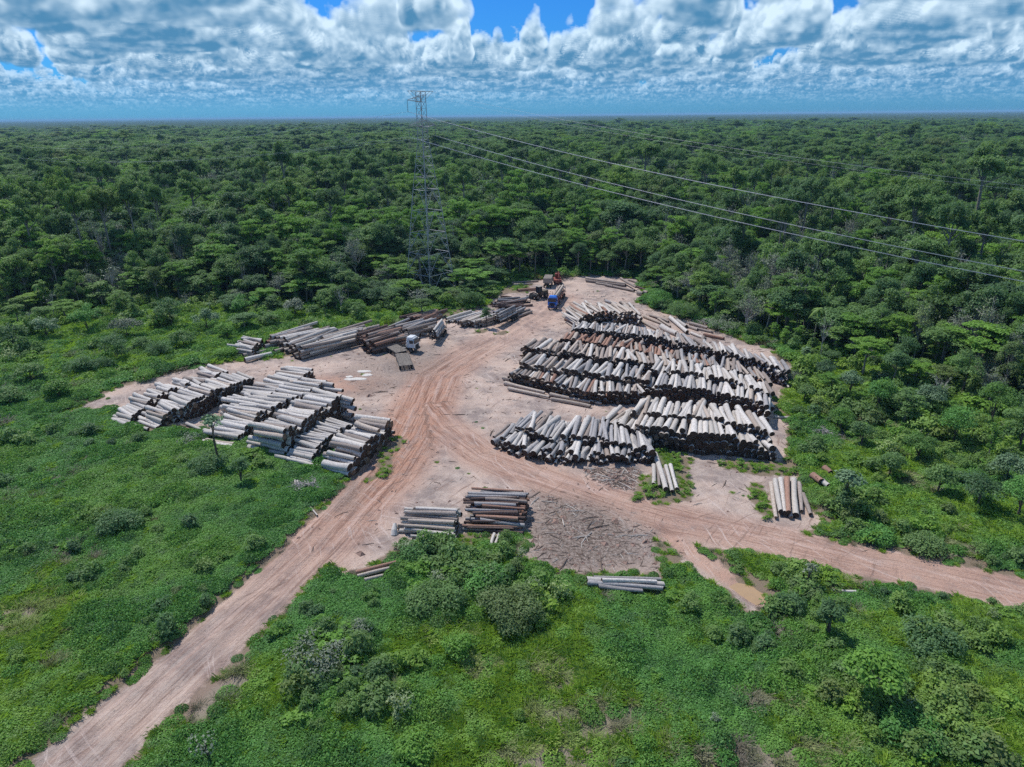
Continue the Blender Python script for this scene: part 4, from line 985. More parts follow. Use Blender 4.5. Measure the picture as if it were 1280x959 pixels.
def plant_forest():
    Pn, sd, rs = forest_points(); n = len(Pn); X = Pn[:, 0]; Y = Pn[:, 1]; sp = Pn[:, 2]
    dist = np.hypot(X, Y)
    # neighbourhood character: broad patches of one sort
    ch = fbm(X.astype(np.float32), Y.astype(np.float32), 60, 3, 2); ch2 = fbm(X.astype(np.float32) + 500, Y.astype(np.float32), 35, 3, 4); ch3 = fbm(X.astype(np.float32), Y.astype(np.float32) + 900, 180, 3, 1)
    u = rs.rand(n); kinds = np.empty(n, object)
    young = sd < 22
    keys = ['flat', 'round', 'mid', 'emergent', 'thin', 'grey', 'silver', 'snag', 'palm']
    w = np.zeros((n, 9)); 
    w[:, 0] = 0.9 + 3.2 * sstep(.5, .62, ch2); w[:, 1] = 1.5 + 3 * sstep(.5, .6, ch); w[:, 2] = 4.2; w[:, 3] = 0.9 * (~young); w[:, 4] = 2.2 * (dist < 420) + 1.2 * young
    w[:, 5] = 0.8 + 2.2 * sstep(.54, .66, 1 - ch); w[:, 6] = .5 * (dist < 700); w[:, 7] = 1.1; w[:, 8] = .16
    w /= w.sum(1, keepdims=True); cw = np.cumsum(w, 1); ki = (u[:, None] > cw).sum(1).clip(0, 8)
    hs = 0.66 + 0.62 * rs.rand(n) ** 1.3; hs *= np.where(young, 0.60 + 0.018 * np.clip(sd, 0, 22), 1.0); hs *= 0.86 + 0.32 * (ch3)
    hs *= 1 + 0.35 * (sp > 7) * 0.6 * (ki != 3)
    ht = G(539, 369); dt = np.hypot(X - ht[0], Y - ht[1])
    keep = dt > 9.5
    hs = np.where(dt < 24, hs * .55, hs)
    hs = np.where(sd < 0.5, .26 + .34 * rs.rand(n), hs)
    giant = (rs.rand(n) < .045) & (dist > 260); hs = np.where(giant, hs * 1.22, hs)
    rots = rs.uniform(0, 6.283, n); var = rs.randint(0, 12, n)
    wid = np.clip(sp / 5.8, 0.72, 1.5) * (0.68 + .68 * rs.rand(n))
    wid = np.where(giant, wid * 1.55, wid); wid = np.where(sd < 0.5, .35 + .35 * rs.rand(n), wid)
    tint = np.clip(fbm(X.astype(np.float32), Y.astype(np.float32), 45, 3, 5) - .42, 0, 1) * 1.1 * (rs.rand(n) < .6) + .25 * (rs.rand(n) < .12)
    T = []
    for i in np.where(keep)[0]:
        k = keys[ki[i]]; v = var[i] % len(PROTO[k]); pr = PROTO[k][v]
        # a fast size measure for the nearest three hundred
        T.append((i, k, v))
    px = []; 
    for (i, k, v) in T:
        if dist[i] > 330: px.append(-1); continue
        pr = PROTO[k][v]; h = pr[2] * hs[i]; a = P(X[i], Y[i], h * .8)
        infr = -10 < a[0] < 1290 and -10 < a[1] < 960
        front = 1.0 if sd[i] < 9 else (0.75 if sd[i] < 30 else .55)
        px.append(pr[3] * h / a[2] ** 2 * front if infr else -1)
    order = np.argsort(-np.array(px)); lab = {}
    PL = {'flat': 'flat-topped bright green tree', 'round': 'round-crowned dark green tree', 'mid': 'leafy mid-green tree', 'emergent': 'tall wide-crowned tree', 'thin': 'slender young tree', 'grey': 'grey thin-leaved tree', 'silver': 'silvery large-leaved small tree', 'snag': 'bleached dead tree', 'palm': 'palm with drooping fronds'}
    chosen = set(order[:300].tolist())
    def place(s, px_):
        for lim, a in ((330, 'the grassy slope'), (500, 'the grey log heaps'), (600, 'the pylon foot'), (690, 'the wheel loader'), (800, 'the tree-length logs'), (920, 'the broken log jumble'), (1060, 'the wide log yard'), (1180, 'the shrub slope')):
            if px_ < lim: break
        else: a = 'the far east slope'
        return ('loose scrub before ' if s < 0.5 else 'front rank by ' if s < 8 else 'deeper behind ') + a
    groups = {}
    for rank in order[:300]:
        i, k, v = T[rank]; pr = PROTO[k][v]; a = P(float(X[i]), float(Y[i]), pr[2] * hs[i] * .8)
        groups.setdefault((k, place(sd[i], a[0])), []).append((a[0], rank))
    for (k, pl), mem in groups.items():
        mem.sort()
        for c_, (_, rank) in enumerate(mem):
            i, k, v = T[rank]; pr = PROTO[k][v]; x, y = float(X[i]), float(Y[i])
            L_ = f"{PL[k]}, {pl}" if len(mem) == 1 else f"{ordinal(c_ + 1)} {PL[k]} from the west, {pl}"
            o = empty({'palm': 'palm_tree', 'snag': 'dead_tree'}.get(k, 'forest_tree'), (x, y, -0.3), float(rots[i]), L_, 'tree', f"{PL[k]} type trees, {pl}")
            o.scale = (wid[i] * .95, wid[i] * .95, hs[i]); o['tint'] = float(tint[i])
            c = link('crown', pr[0], o); c['tint'] = float(tint[i]); link('trunk', pr[1], o)
    rest = [t for j, t in enumerate(T) if j not in chosen]
    ii = np.array([t[0] for t in rest]); idx = [FIX[(t[1], t[2])] for t in rest]
    pos = np.stack([X[ii], Y[ii], np.full(len(ii), -0.3)], 1); rot = np.stack([np.zeros(len(ii)), np.zeros(len(ii)), rots[ii]], 1)
    scl = np.stack([wid[ii], wid[ii], hs[ii]], 1)
    scatter('forest', FLATP, pos, rot, scl, idx, tint[ii], label='dense tropical forest running unbroken to the horizon', cat='forest')
    print('TREES', n)
plant_forest()

# canopy beyond the forest's individual crowns, to the horizon
def far_canopy():
    rs = np.random.RandomState(4); V = []; rows = []
    d = 2700.0; k = 0
    ds = [2700.0]
    while ds[-1] < 42000: ds.append(ds[-1] * 1.0085 + 6)
    na = 900; az = np.linspace(rad(-56), rad(56), na)
    D, A = np.meshgrid(np.array(ds), az, indexing='ij')
    X = (D * np.sin(A)).astype(np.float32); Y = (D * np.cos(A)).astype(np.float32)
    Z = 12 + 7 * rs.rand(*D.shape) * 1.2 + 9 * (fbm(X, Y, 400, 4, 1) - .4) + (D > 9000) * 16 * (fbm(X, Y, 2500, 3, 2) - .5)
    Z = np.where(D < 2800, np.minimum(Z, 8), Z)
    n0, n1 = D.shape; idx = np.arange(n0 * n1).reshape(n0, n1)
    F = np.stack([idx[:-1, :-1].ravel(), idx[:-1, 1:].ravel(), idx[1:, 1:].ravel(), idx[1:, :-1].ravel()], 1)[:, ::-1]
    m = NT('far_canopy_leaves'); n = m.noise(m.vmul(m.pos(), (1, 1, 0)), 0.02, 5, 0.7)
    mat = m.done(m.bsdf(m.mix(m.ramp(n, .35, .65), (0.018, 0.035, 0.014), (0.060, 0.095, 0.032)), .9, .05))
    o = link('far_forest_canopy', fast_mesh('far_forest_canopy', np.stack([X.ravel(), Y.ravel(), Z.ravel()], 1), F, mat))
    tag(o, 'distant forest canopy fading to blue along the horizon', 'forest', kind='stuff')
far_canopy()
# ------------------------------------------------------------------ low vegetation
def clump_proto(kind, seed):
    rs = np.random.RandomState(seed); rng = random.Random(seed)
    if kind == 'creeper':
        n = 400; a = rs.uniform(0, 6.283, n); r = 1.05 * np.sqrt(rs.rand(n)); h = 0.38 * np.sqrt(np.clip(1 - (r / 1.15) ** 2, 0, 1)) * (0.6 + .5 * rs.rand(n))
        C = np.stack([r * np.cos(a), r * np.sin(a), h], 1); N = np.stack([np.cos(a) * r * .5, np.sin(a) * r * .5, np.ones(n)], 1) + rs.normal(size=(n, 3)) * .35
        N /= np.linalg.norm(N, axis=1, keepdims=True)
        V, F, S = leaf_quads(C, N, 0.155, rs, np.clip(rs.rand(n) * .8 + rs.rand() * .2, 0, 1), 1.2); m = LM['creeper']
    elif kind == 'grass':
        V = []; F = []; S = []
        for i in range(90):
            a = rng.uniform(0, 6.28); r = rng.uniform(0, .75); x, y = r * math.cos(a), r * math.sin(a); b = rng.uniform(0, 6.28); l = rng.uniform(.4, .95); w = rng.uniform(.03, .05)
            dx, dy = math.cos(b), math.sin(b); o = len(V)
            V += [(x - dy * w, y + dx * w, 0), (x + dy * w, y - dx * w, 0), (x + dx * l * .5 + dy * w, y + dy * l * .5 - dx * w, l * .42), (x + dx * l * .95, y + dy * l * .95, l * .5)]
            F.append((o, o + 1, o + 2, o + 3)); S += [rng.uniform(0, 1)] * 4
        V = np.array(V); F = np.array(F); S = np.array(S); m = LM['grass']
    elif kind in ('shrub', 'shrubdark', 'shrubgrey'):
        cen = []; rd = []
        for i in range(9):
            a = rng.uniform(0, 6.28); q = rng.uniform(0, .85); cen.append((q * math.cos(a), q * math.sin(a), .55 + (1 - q) * .75 * rng.random())); rd.append(rng.uniform(.42, .7))
        V, F, S = clump_leaves(cen, rd, 170 if kind != 'shrubgrey' else 90, .165 if kind != 'shrubgrey' else .13, rs, .85, .45); m = {'shrub': LM['mid'], 'shrubdark': LM['dark'], 'shrubgrey': LM['grey']}[kind]
    elif kind == 'lime':
        cen = [(rng.gauss(0, .5), rng.gauss(0, .5), rng.uniform(.35, 1.0)) for i in range(9)]
        V, F, S = clump_leaves(cen, [rng.uniform(.35, .55) for _ in cen], 150, .2, rs, .5, .7); m = LM['bright']
    elif kind == 'dry':
        V = []; F = []; S = []
        for i in range(150):
            a = rng.uniform(0, 6.28); r = rng.uniform(0, .9); x, y = r * math.cos(a), r * math.sin(a); b = rng.uniform(0, 6.28); l = rng.uniform(.3, .9); w = .022; dz = rng.uniform(.05, .6)
            dx, dy = math.cos(b) * l, math.sin(b) * l; o = len(V)
            V += [(x - dy * w, y + dx * w, .05), (x + dy * w, y - dx * w, .05), (x + dx + dy * w, y + dy - dx * w, dz), (x + dx - dy * w, y + dy + dx * w, dz + .03)]; F.append((o, o + 1, o + 2, o + 3)); S += [rng.uniform(0, 1)] * 4
        V = np.array(V); F = np.array(F); S = np.array(S); m = LM['dry']
    elif kind == 'silver':
        cen = [(rng.gauss(0, .45), rng.gauss(0, .45), rng.uniform(.5, 1.3)) for i in range(6)]
        V, F, S = clump_leaves(cen, [.45] * 6, 90, .22, rs, .5, .8); m = LM['silver']
    return fast_mesh(kind + '_clump', V, F, m, attrs={'shade': S})
CK = ['creeper', 'creeper', 'creeper', 'grass', 'grass', 'shrub', 'shrub', 'shrubdark', 'shrubdark', 'shrubgrey', 'lime', 'lime', 'dry', 'silver']
CP = [clump_proto(k, 300 + i) for i, k in enumerate(CK)]

BARE = []      # footprints kept clear of plants
for l in LOGS: BARE.append((l['c'][0], l['c'][1], l['yaw'], l['L'], l['d'], l['c'][2]))
def bare_mask(X, Y):
    """a half-metre raster of where logs lie"""
    g = np.zeros((640, 900), bool)
    for x, y, yaw, L, d, z in BARE:
        if z > 3: continue
        for s in np.arange(-L / 2, L / 2 + .1, .4):
            for t in (-.35, 0, .35):
                i = int((y + s * math.sin(yaw) + t * math.cos(yaw)) * 2); j = int((x + s * math.cos(yaw) - t * math.sin(yaw)) * 2) + 450
                if 0 <= i < 640 and 0 <= j < 900: g[i, j] = True
    i = np.clip((Y * 2).astype(int), 0, 639); j = np.clip((X * 2).astype(int) + 450, 0, 899)
    return g[i, j]

def blobs(X, Y, lst):
    out = np.zeros(X.shape, np.float32)
    for px, py, rx, ry, s in lst:
        c = G(px, py); dx = (X - c[0]) / rx; dy = (Y - c[1]) / ry
        out = np.maximum(out, s * sstep(1.3, .5, np.sqrt(dx * dx + dy * dy) + (fbm(X, Y, 4, 3, 2) - .5) * .9))
    return out
SHRUBBY = [(590, 715, 9, 3.5, 1), (650, 750, 6, 3.5, .9), (520, 730, 5, 3, .8), (400, 830, 5, 8, .55), (470, 850, 6, 6, .5), (1000, 730, 4, 2, .6), (1030, 770, 4, 3, .5), (1150, 900, 7, 7, .5), (880, 800, 3, 2.5, .3), (560, 690, 9, 1.8, .8), (150, 655, 6, 3, .7), (300, 700, 5, 4, .3), (120, 720, 6, 4, .3), (30, 700, 5, 4, .5), (250, 760, 6, 4, .3), (60, 550, 7, 4, .2), (280, 580, 7, 3, .6), (380, 610, 3, 2, .0), (1000, 760, 4, 2, .4), (940, 790, 4, 3, .25),
           (1100, 666, 9, 1.5, .5), (1190, 685, 9, 1.5, .3), (1060, 635, 5, 3, .7), (1150, 560, 18, 12, .55), (1230, 600, 12, 10, .55), (1130, 500, 22, 10, .6), (1240, 700, 8, 2, .4), (1010, 470, 5, 4, .7), (985, 460, 4, 4, .8), (1040, 520, 9, 6, .3), (1200, 800, 7, 3, .35), (1250, 760, 6, 3, .4), (1100, 760, 6, 2, .3)]
def plant_cover():
    rs = np.random.RandomState(21)
    bands = [(30, 95, 0.78), (95, 150, 0.98), (150, 260, 1.55)]
    Xs = []; Ys = []; Sp = []
    for a, b, sp in bands:
        nx = int(2 * b / sp); ny = int((b - 26) / sp)
        gx, gy = np.meshgrid((np.arange(nx) - nx / 2) * sp, 26 + np.arange(ny) * sp)
        x = gx.ravel() + rs.uniform(-.5, .5, gx.size) * sp; y = gy.ravel() + rs.uniform(-.5, .5, gx.size) * sp
        r = np.hypot(x, y); k = (r >= a) & (r < b) & (np.abs(x) < y * .86 + 18); Xs.append(x[k]); Ys.append(y[k]); Sp.append(np.full(k.sum(), sp))
    X = np.concatenate(Xs).astype(np.float32); Y = np.concatenate(Ys).astype(np.float32); Sp = np.concatenate(Sp)
    m = dirt_mask(X, Y); sd = forest_sd(X, Y)
    k = (m < 0.15) & (sd < 7) & ~bare_mask(X, Y)
    # a few weeds on the bare earth
    w = (m >= 0.15) & (rs.rand(len(X)) < 0.003 + 0.02 * (fbm(X, Y, 6, 2, 4) > .6)) & ~bare_mask(X, Y) & (line_dist(X, Y, ROAD_W)[0] > 6) & (line_dist(X, Y, ROAD_E)[0] > 4)
    zd, dr_ = zone_fields(X, Y); k &= rs.rand(len(X)) > dr_ * .75; k &= ~((m > -1.6) & (rs.rand(len(X)) < .35))
    keep = k | w; X, Y, Sp, m, sd, w = X[keep], Y[keep], Sp[keep], m[keep], sd[keep], w[keep]; n = len(X)
    Z = ground_z(X, Y, m); zone, dry = zone_fields(X, Y)
    d = np.hypot(X, Y); u = rs.rand(n); u2 = rs.rand(n)
    wild = np.maximum(blobs(X, Y, SHRUBBY), sstep(-14, -2, sd) * .6)                    # thickets towards the forest
    nw = sstep(8, -12, X) * sstep(128, 150, Y); wild = np.maximum(wild, nw * (.06 + .62 * sstep(.52, .66, fbm(X, Y, 11, 3, 2))))
    ne = sstep(48, 60, X) * sstep(80, 100, Y); wild = np.maximum(wild, ne * (.04 + .32 * sstep(.54, .68, fbm(X, Y, 9, 3, 0))))
    idx = np.zeros(n, int); sc = np.full(n, 1.0) * (Sp / .78) ** .8
    r3 = rs.randint(0, 3, n); r2 = rs.randint(0, 2, n)
    idx = r3.copy()
    g = u < np.maximum(zone * 0.85, np.clip(nw + ne * .7, 0, 1) * .4) + .05; idx[g] = 3 + r2[g]
    dd = (u2 < dry * .85) | ((m > -1.8) & (u2 < .22)); idx[dd] = 12; sc[dd & (u > .5)] *= .8
    pw = rs.rand(n); sparse = 0.014 + .5 * wild * (1.0 / (1 + (Sp > 1.3) * .3))
    sh = pw < sparse * (.35 + .9 * sstep(.35, .65, fbm(X, Y, 6, 3, 1)))
    ksh = rs.choice([5, 6, 7, 8, 9, 10, 11, 12], n, p=[.24, .24, .10, .08, .05, .11, .10, .08]); idx[sh] = ksh[sh]
    big = 0.7 + 1.1 * rs.rand(n) ** 2 + wild * rs.rand(n) * 1.2
    sc[sh] = (big * (0.75 + .35 * (d > 120)))[sh]
    idx[w] = np.where(u[w] < .6, 3, 0); sc[w] = .2 + .3 * u2[w]
    edge = (m > -1.2) & ~w; sc[edge & ~sh] *= .62; sc[edge & sh] *= .6; idx[edge & ~sh & (u < .55)] = 3
    # small grassy islands inside the yard stay low and grassy
    openland = np.clip(nw + ne, 0, 1) * .38; tint = np.clip(openland * rs.rand(n) + zone * .8 * (rs.rand(n) * .7 + .3) + .25 * sstep(.55, .7, fbm(X, Y, 14, 3, 0)), 0, 1) 
    isl = np.zeros(n, bool)
    for q in ISLES: isl |= poly_sd(X, Y, q) > -1.5
    ii = isl & ~w; idx[ii] = np.where(u[ii] < .7, 3 + r2[ii], 10); sc[ii] = .42 + .25 * u2[ii]; tint[ii] = .35
    hz = sc * (.8 + .5 * rs.rand(n)); hz[idx < 3] *= 1.0 + .8 * (fbm(X, Y, 3.5, 2, 3)[idx < 3] > .58)
    Z = Z - 0.05
    rot = np.stack([rs.uniform(-.12, .12, n), rs.uniform(-.12, .12, n), rs.uniform(0, 6.28, n)], 1)
    scatter('undergrowth', CP, np.stack([X, Y, Z], 1), rot, np.stack([sc, sc, hz], 1), idx, tint, label='creepers, grass tufts and low shrubs covering the ground around the yard', cat='undergrowth')
    print('COVER', n)
    # litter of bark, twigs and clods on the yard
    N = 9000; x = rs.uniform(-75, 75, N).astype(np.float32); y = rs.uniform(70, 205, N).astype(np.float32)
    mm = dirt_mask(x, y); inchip = np.zeros(N, bool)
    for c in CHIPS[:3]: inchip |= poly_sd(x, y, c) > -1
    x2 = []
    for c in CHIPS[:2]:
        p = np.array(c)[:, :2]; q = rs.uniform(p.min(0), p.max(0), (700, 2)); x2.append(q)
    x2 = np.concatenate(x2).astype(np.float32); x = np.concatenate([x, x2[:, 0]]); y = np.concatenate([y, x2[:, 1]]); mm = dirt_mask(x, y)
    dr = np.minimum(line_dist(x, y, ROAD_W)[0], line_dist(x, y, ROAD_E)[0])
    inchip = np.zeros(len(x), bool)
    for c in CHIPS[:3]: inchip |= poly_sd(x, y, c) > -1
    k = (mm > .2) & ((dr > 3.5) | (rs.rand(len(x)) < .12)) & (inchip | (rs.rand(len(x)) < .55)) & ~bare_mask(x, y); x, y, mm = x[k], y[k], mm[k]; n = len(x)
    ms = []
    for i, mt in enumerate((flat_mat('bark_litter', (0.20, 0.15, 0.12), .95, .05), flat_mat('bleached_twigs', (0.52, 0.46, 0.40), .95, .05), flat_mat('earth_clods', (0.30, 0.20, 0.16), .95, .05))):
        b = MB(); rng = random.Random(i)
        if i < 2:
            b.tube([(-.5, 0, .03), (0, rng.uniform(-.06, .06), .05), (.5, 0, .02)], [.03, .04, .02], 4)
            b.tube([(0, 0, .04), (.25, .22, .06)], [.02, .01], 4)
        else: b.add([(-.2, -.1, 0), (.15, -.18, 0), (.22, .12, 0), (-.12, .2, 0), (-.05, -.02, .16), (.08, .04, .12)], [(0, 1, 5, 4), (1, 2, 5), (2, 3, 4, 5), (3, 0, 4)])
        ms.append(b.mesh('litter', mt))
    s = np.where(rs.rand(n) < .08, 2.2, 1) * (.35 + .9 * rs.rand(n)); ix = rs.choice([0, 1, 2], n, p=[.45, .25, .3])
    scatter('wood_litter', ms, np.stack([x, y, ground_z(x, y, mm)], 1), np.stack([rs.uniform(-.1, .1, n), rs.uniform(-.1, .1, n), rs.uniform(0, 6.28, n)], 1), np.stack([s * 1.2, s, s], 1), ix, label='bark scraps, twigs and clods strewn over the bare yard', cat='litter')
plant_cover()

# ------------------------------------------------------------------ bushes and small trees one can point at
def bush(name, label, px, py, w, h, leaf, per=90, size=.17, n=16, stem=0.0, seed=0, group=None, cat='bush', mesh=None):
    c = G(px, py); rs = np.random.RandomState(900 + seed); rng = random.Random(900 + seed)
    o = empty(name, (c[0], c[1], gz(c[0], c[1]) - .15), rng.uniform(0, 6.28), label, cat, group)
    cen = []; rd = []
    for i in range(n):
        a = rng.uniform(0, 6.28); q = math.sqrt(rng.uniform(0, 1)) * .78; zt = stem + (h - stem) * (.18 + .72 * (1 - q * q * .8) * rng.uniform(.35, 1))
        cen.append((q * w / 2 * math.cos(a), q * w / 2 * math.sin(a), zt)); rd.append(rng.uniform(.16, .27) * min(w, 5))
    V, F, S = clump_leaves(cen, rd, per * 2.2 / max(.5, (min(w, 5) / 4) ** 1.2), size, rs, .8, .5)
    link('crown', fast_mesh('bush_crown', V, F, LM[leaf], attrs={'shade': S}), o)
    segs = []
    if stem > .5: segs.append(([(0, 0, -.3), (.1, .05, stem * .6), (0, 0, h * .85)], [.10 + h * .012, .08 + h * .01, .03]))
    for i in range(5):
        q = cen[rng.randrange(len(cen))]; segs.append(([(0, 0, stem * .8), (q[0] * .4, q[1] * .4, (stem + q[2]) / 2), q], [.06, .045, .02]))
    link('trunk', limb_mesh('bush_stems', segs, TRUNK_D), o)
    return o
bush('bush', 'large rounded dark bush right of the green bank below the red-and-black pile', 640, 775, 7.0, 3.6, 'mid', n=34, seed=1)
bush('bush', 'broad leafy bush below the pale pile, spilling towards the west road', 545, 762, 6.5, 2.8, 'mid', n=30, seed=2)
bush('bush', 'mid-green bush directly under the short pale stakes', 605, 735, 5.0, 2.2, 'creeper', n=24, seed=3)
bush('bush', 'low dark bush between the pale pile and the half-buried logs', 520, 700, 4.0, 1.8, 'creeper', n=16, seed=4)
bush('bush', 'dusky grey-green bush on the bank east of the lower west road', 395, 832, 6.5, 2.8, 'grey', n=22, seed=5, per=22)
bush('bush', 'dark bush alone in the middle of the creeper slope', 152, 662, 5.6, 2.2, 'dark', n=22, seed=6)
bush('bush', 'small dark bush at the creeper slope, north-west of the lone dark bush', 115, 560, 2.2, 1.5, 'dark', n=9, seed=7)
bush('bush', 'small dark bush next to the outermost log row', 140, 560, 2.0, 1.4, 'dark', n=9, seed=8)
bush('bush', 'dark bush on the west edge of the creeper slope', 8, 610, 3.0, 2.0, 'dark', n=12, seed=9)
bush('bush', 'tangled low thicket around the thin papaya-like tree', 262, 588, 6.5, 2.0, 'dark', n=20, seed=10)
bush('bush', 'grey herb mound in front of the second pale row', 240, 555, 4.5, 1.3, 'grey', n=12, seed=11, per=24)
bush('bush', 'bright lime bush at the bottom edge below the dry patches', 520, 945, 3.4, 1.6, 'bright', n=14, seed=12)
bush('bush', 'pale lime sapling bush in the grass below the big rounded bush', 575, 822, 3.2, 2.6, 'bright', n=12, seed=13)
bush('bush', 'rounded bush at the ditch mouth beside the east road', 1003, 746, 3.4, 1.6, 'mid', n=18, seed=14)
bush('bush', 'dark bush above the puddle end of the ditch', 985, 765, 3.4, 1.6, 'dark', n=12, seed=15)
bush('bush', 'wide bush on the slope south-east of the leaning sapling', 1160, 810, 5.5, 2.2, 'dark', n=20, seed=16)
bush('bush', 'deep green thicket bush in the lower east corner', 1140, 930, 5.5, 1.8, 'creeper', n=20, seed=17)
bush('bush', 'bush bordering the east road past the seven-log bundle', 1090, 672, 4.5, 1.4, 'creeper', n=20, seed=18)
bush('bush', 'long bush hugging the north side of the east road', 1150, 684, 5, 1.3, 'mid', n=20, seed=19)
bush('bush', 'brown brush mass at the broken end of the back row', 985, 478, 5.0, 3.0, 'grey', n=18, seed=20, per=18)
bush('bush', 'dark green bush behind the log jumble', 850, 398, 9.0, 5.0, 'mid', n=26, seed=21)
bush('bush', 'willowy grey-green bush above the back row', 905, 415, 9.0, 4.5, 'grey', n=26, seed=22, per=26)
bush('bush', 'rounded bush at the forest foot near the orange stumps', 825, 385, 8.0, 5.0, 'creeper', n=24, seed=23)
bush('bush', 'first of two dark bushes on the pale slope, counting from the west', 100, 468, 5.5, 4.0, 'dark', n=16, seed=24)
bush('bush', 'second of two dark bushes on the pale slope, counting from the west', 128, 466, 4.5, 3.6, 'dark', n=14, seed=25)
bush('bush', 'tall dark bush on the pale slope west of the far dirt tongue', 148, 452, 7, 6.5, 'dark', n=22, seed=26)
bush('bush', 'dark bush beside the round fern mound', 200, 447, 5.5, 3.2, 'dark', n=16, seed=27)
bush('bush', 'bright round fern mound at the tip of the dirt tongue', 183, 474, 4.5, 1.8, 'bright', n=16, seed=28)
bush('bush', 'bright fern mound by the small fan of logs', 284, 447, 5.5, 2.2, 'bright', n=18, seed=29)
bush('bush', 'bright mound behind the broad grey heap', 350, 405, 8, 3.5, 'bright', n=18, seed=30)
bush('bush', 'lime thicket between the grey heap and the pylon', 440, 392, 9, 3.6, 'bright', n=20, seed=31)
bush('bush', 'lush thicket at the pylon foot', 500, 388, 9, 4, 'mid', n=22, seed=32)
bush('bush', 'rounded thicket behind the flat pale pile', 585, 384, 8, 5, 'mid', n=22, seed=33)
# small trees wrapped in vines
bush('small_tree', 'thin papaya-like tree standing in front of the pale log rows', 274, 582, 3.6, 8.2, 'silver', per=14, size=.40, n=9, stem=6.2, seed=40, cat='tree')
bush('small_tree', 'vine-wrapped leaning stump tree beside the papaya-like tree', 303, 606, 2.6, 4.6, 'dark', n=14, stem=1.0, seed=41, cat='tree')
bush('small_tree', 'pale-crowned vine-wrapped tree east of the seven-log bundle', 1052, 644, 3.6, 6.6, 'silver', per=26, size=.3, n=14, stem=4.0, seed=42, cat='tree')
bush('small_tree', 'vine column under the pale-crowned tree east of the bundle', 1050, 647, 2.0, 4.6, 'dark', n=12, stem=.6, seed=43, cat='tree')
bush('small_tree', 'slim dark vine-covered tree south of the east road', 1034, 796, 2.4, 5.2, 'dark', n=16, stem=.6, seed=44, cat='tree')
bush('small_tree', 'light green umbrella sapling in the lower east grass', 1088, 884, 5.0, 4.6, 'bright', n=14, stem=3.2, seed=45, cat='tree', size=.26)
bush('small_tree', 'little conical tree standing between the loaded trailers', 608, 410, 2.6, 6.6, 'dark', n=16, stem=1.2, seed=46, cat='tree')
bush('small_tree', 'leafless grey sapling in the creepers at the bottom edge', 262, 956, 3.0, 3.2, 'grey', n=8, stem=1.5, seed=47, cat='tree', per=8, size=.16)
bush('small_tree', 'feathery sapling above the ditch beside the east road', 1008, 738, 2.2, 3.6, 'grey', n=9, stem=1.6, seed=48, cat='tree', per=20)
# trees scattered over the eastern shrub slope and the western grass slope
SL = [(1060, 500, 4, 6), (1095, 520, 5, 7), (1125, 470, 5, 9), (1160, 520, 5, 6), (1190, 560, 5, 7), (1235, 540, 6, 9), (1270, 570, 6, 9), (1110, 600, 4, 4), (1170, 620, 4, 4.5), (1220, 640, 5, 5), (1270, 650, 5, 6), (1075, 560, 4, 4.5), (1145, 580, 4, 5), (1200, 500, 6, 10), (1030, 480, 4, 5), (1255, 610, 4, 5), (1005, 505, 3, 3.5), (1050, 540, 4, 4)]
PLS = ['just below the eastern forest', 'in the middle of the east slope', 'low on the east slope']
SL.sort()
cnt = {}
for i, (px, py, w, h) in enumerate(SL):
    z = 0 if py < 515 else (1 if py < 590 else 2); cnt[z] = cnt.get(z, 0) + 1
    lf = ['mid', 'dark', 'bright', 'silver', 'mid', 'creeper'][i % 6]; nm = {'mid': 'mid-green', 'dark': 'dark', 'bright': 'bright green', 'silver': 'silvery', 'creeper': 'deep green'}[lf]
    bush('slope_tree', f"{nm} shrub tree, {ordinal(cnt[z])} from the west, {PLS[z]}", px, py, w, h, lf, n=18, stem=h * .3, seed=60 + i, cat='tree', group='shrub trees on the east slope')
SW = [(20, 440, 7, 7), (60, 425, 8, 6), (40, 480, 6, 4), (75, 500, 5, 3.5), (160, 425, 8, 6), (215, 410, 9, 8), (260, 415, 7, 6), (230, 435, 6, 4), (310, 400, 8, 7), (370, 398, 8, 5), (410, 392, 8, 6), (110, 415, 8, 7), (15, 510, 5, 3), (285, 425, 6, 4), (180, 440, 5, 3.5), (465, 385, 8, 6)]
SW.sort()
for i, (px, py, w, h) in enumerate(SW):
    lf = ['mid', 'dark', 'mid', 'silver', 'bright', 'creeper', 'grey'][i % 7]; nm = {'mid': 'mid-green', 'dark': 'dark', 'bright': 'bright green', 'silver': 'silvery', 'creeper': 'deep green', 'grey': 'grey-green'}[lf]
    bush('slope_tree', f"{ordinal(i + 1)} shrub tree from the west on the grassy west slope, {nm}", px, py, w, h, lf, n=18, stem=h * .25, seed=90 + i, cat='tree', group='shrub trees on the west slope', per=70, size=.22)
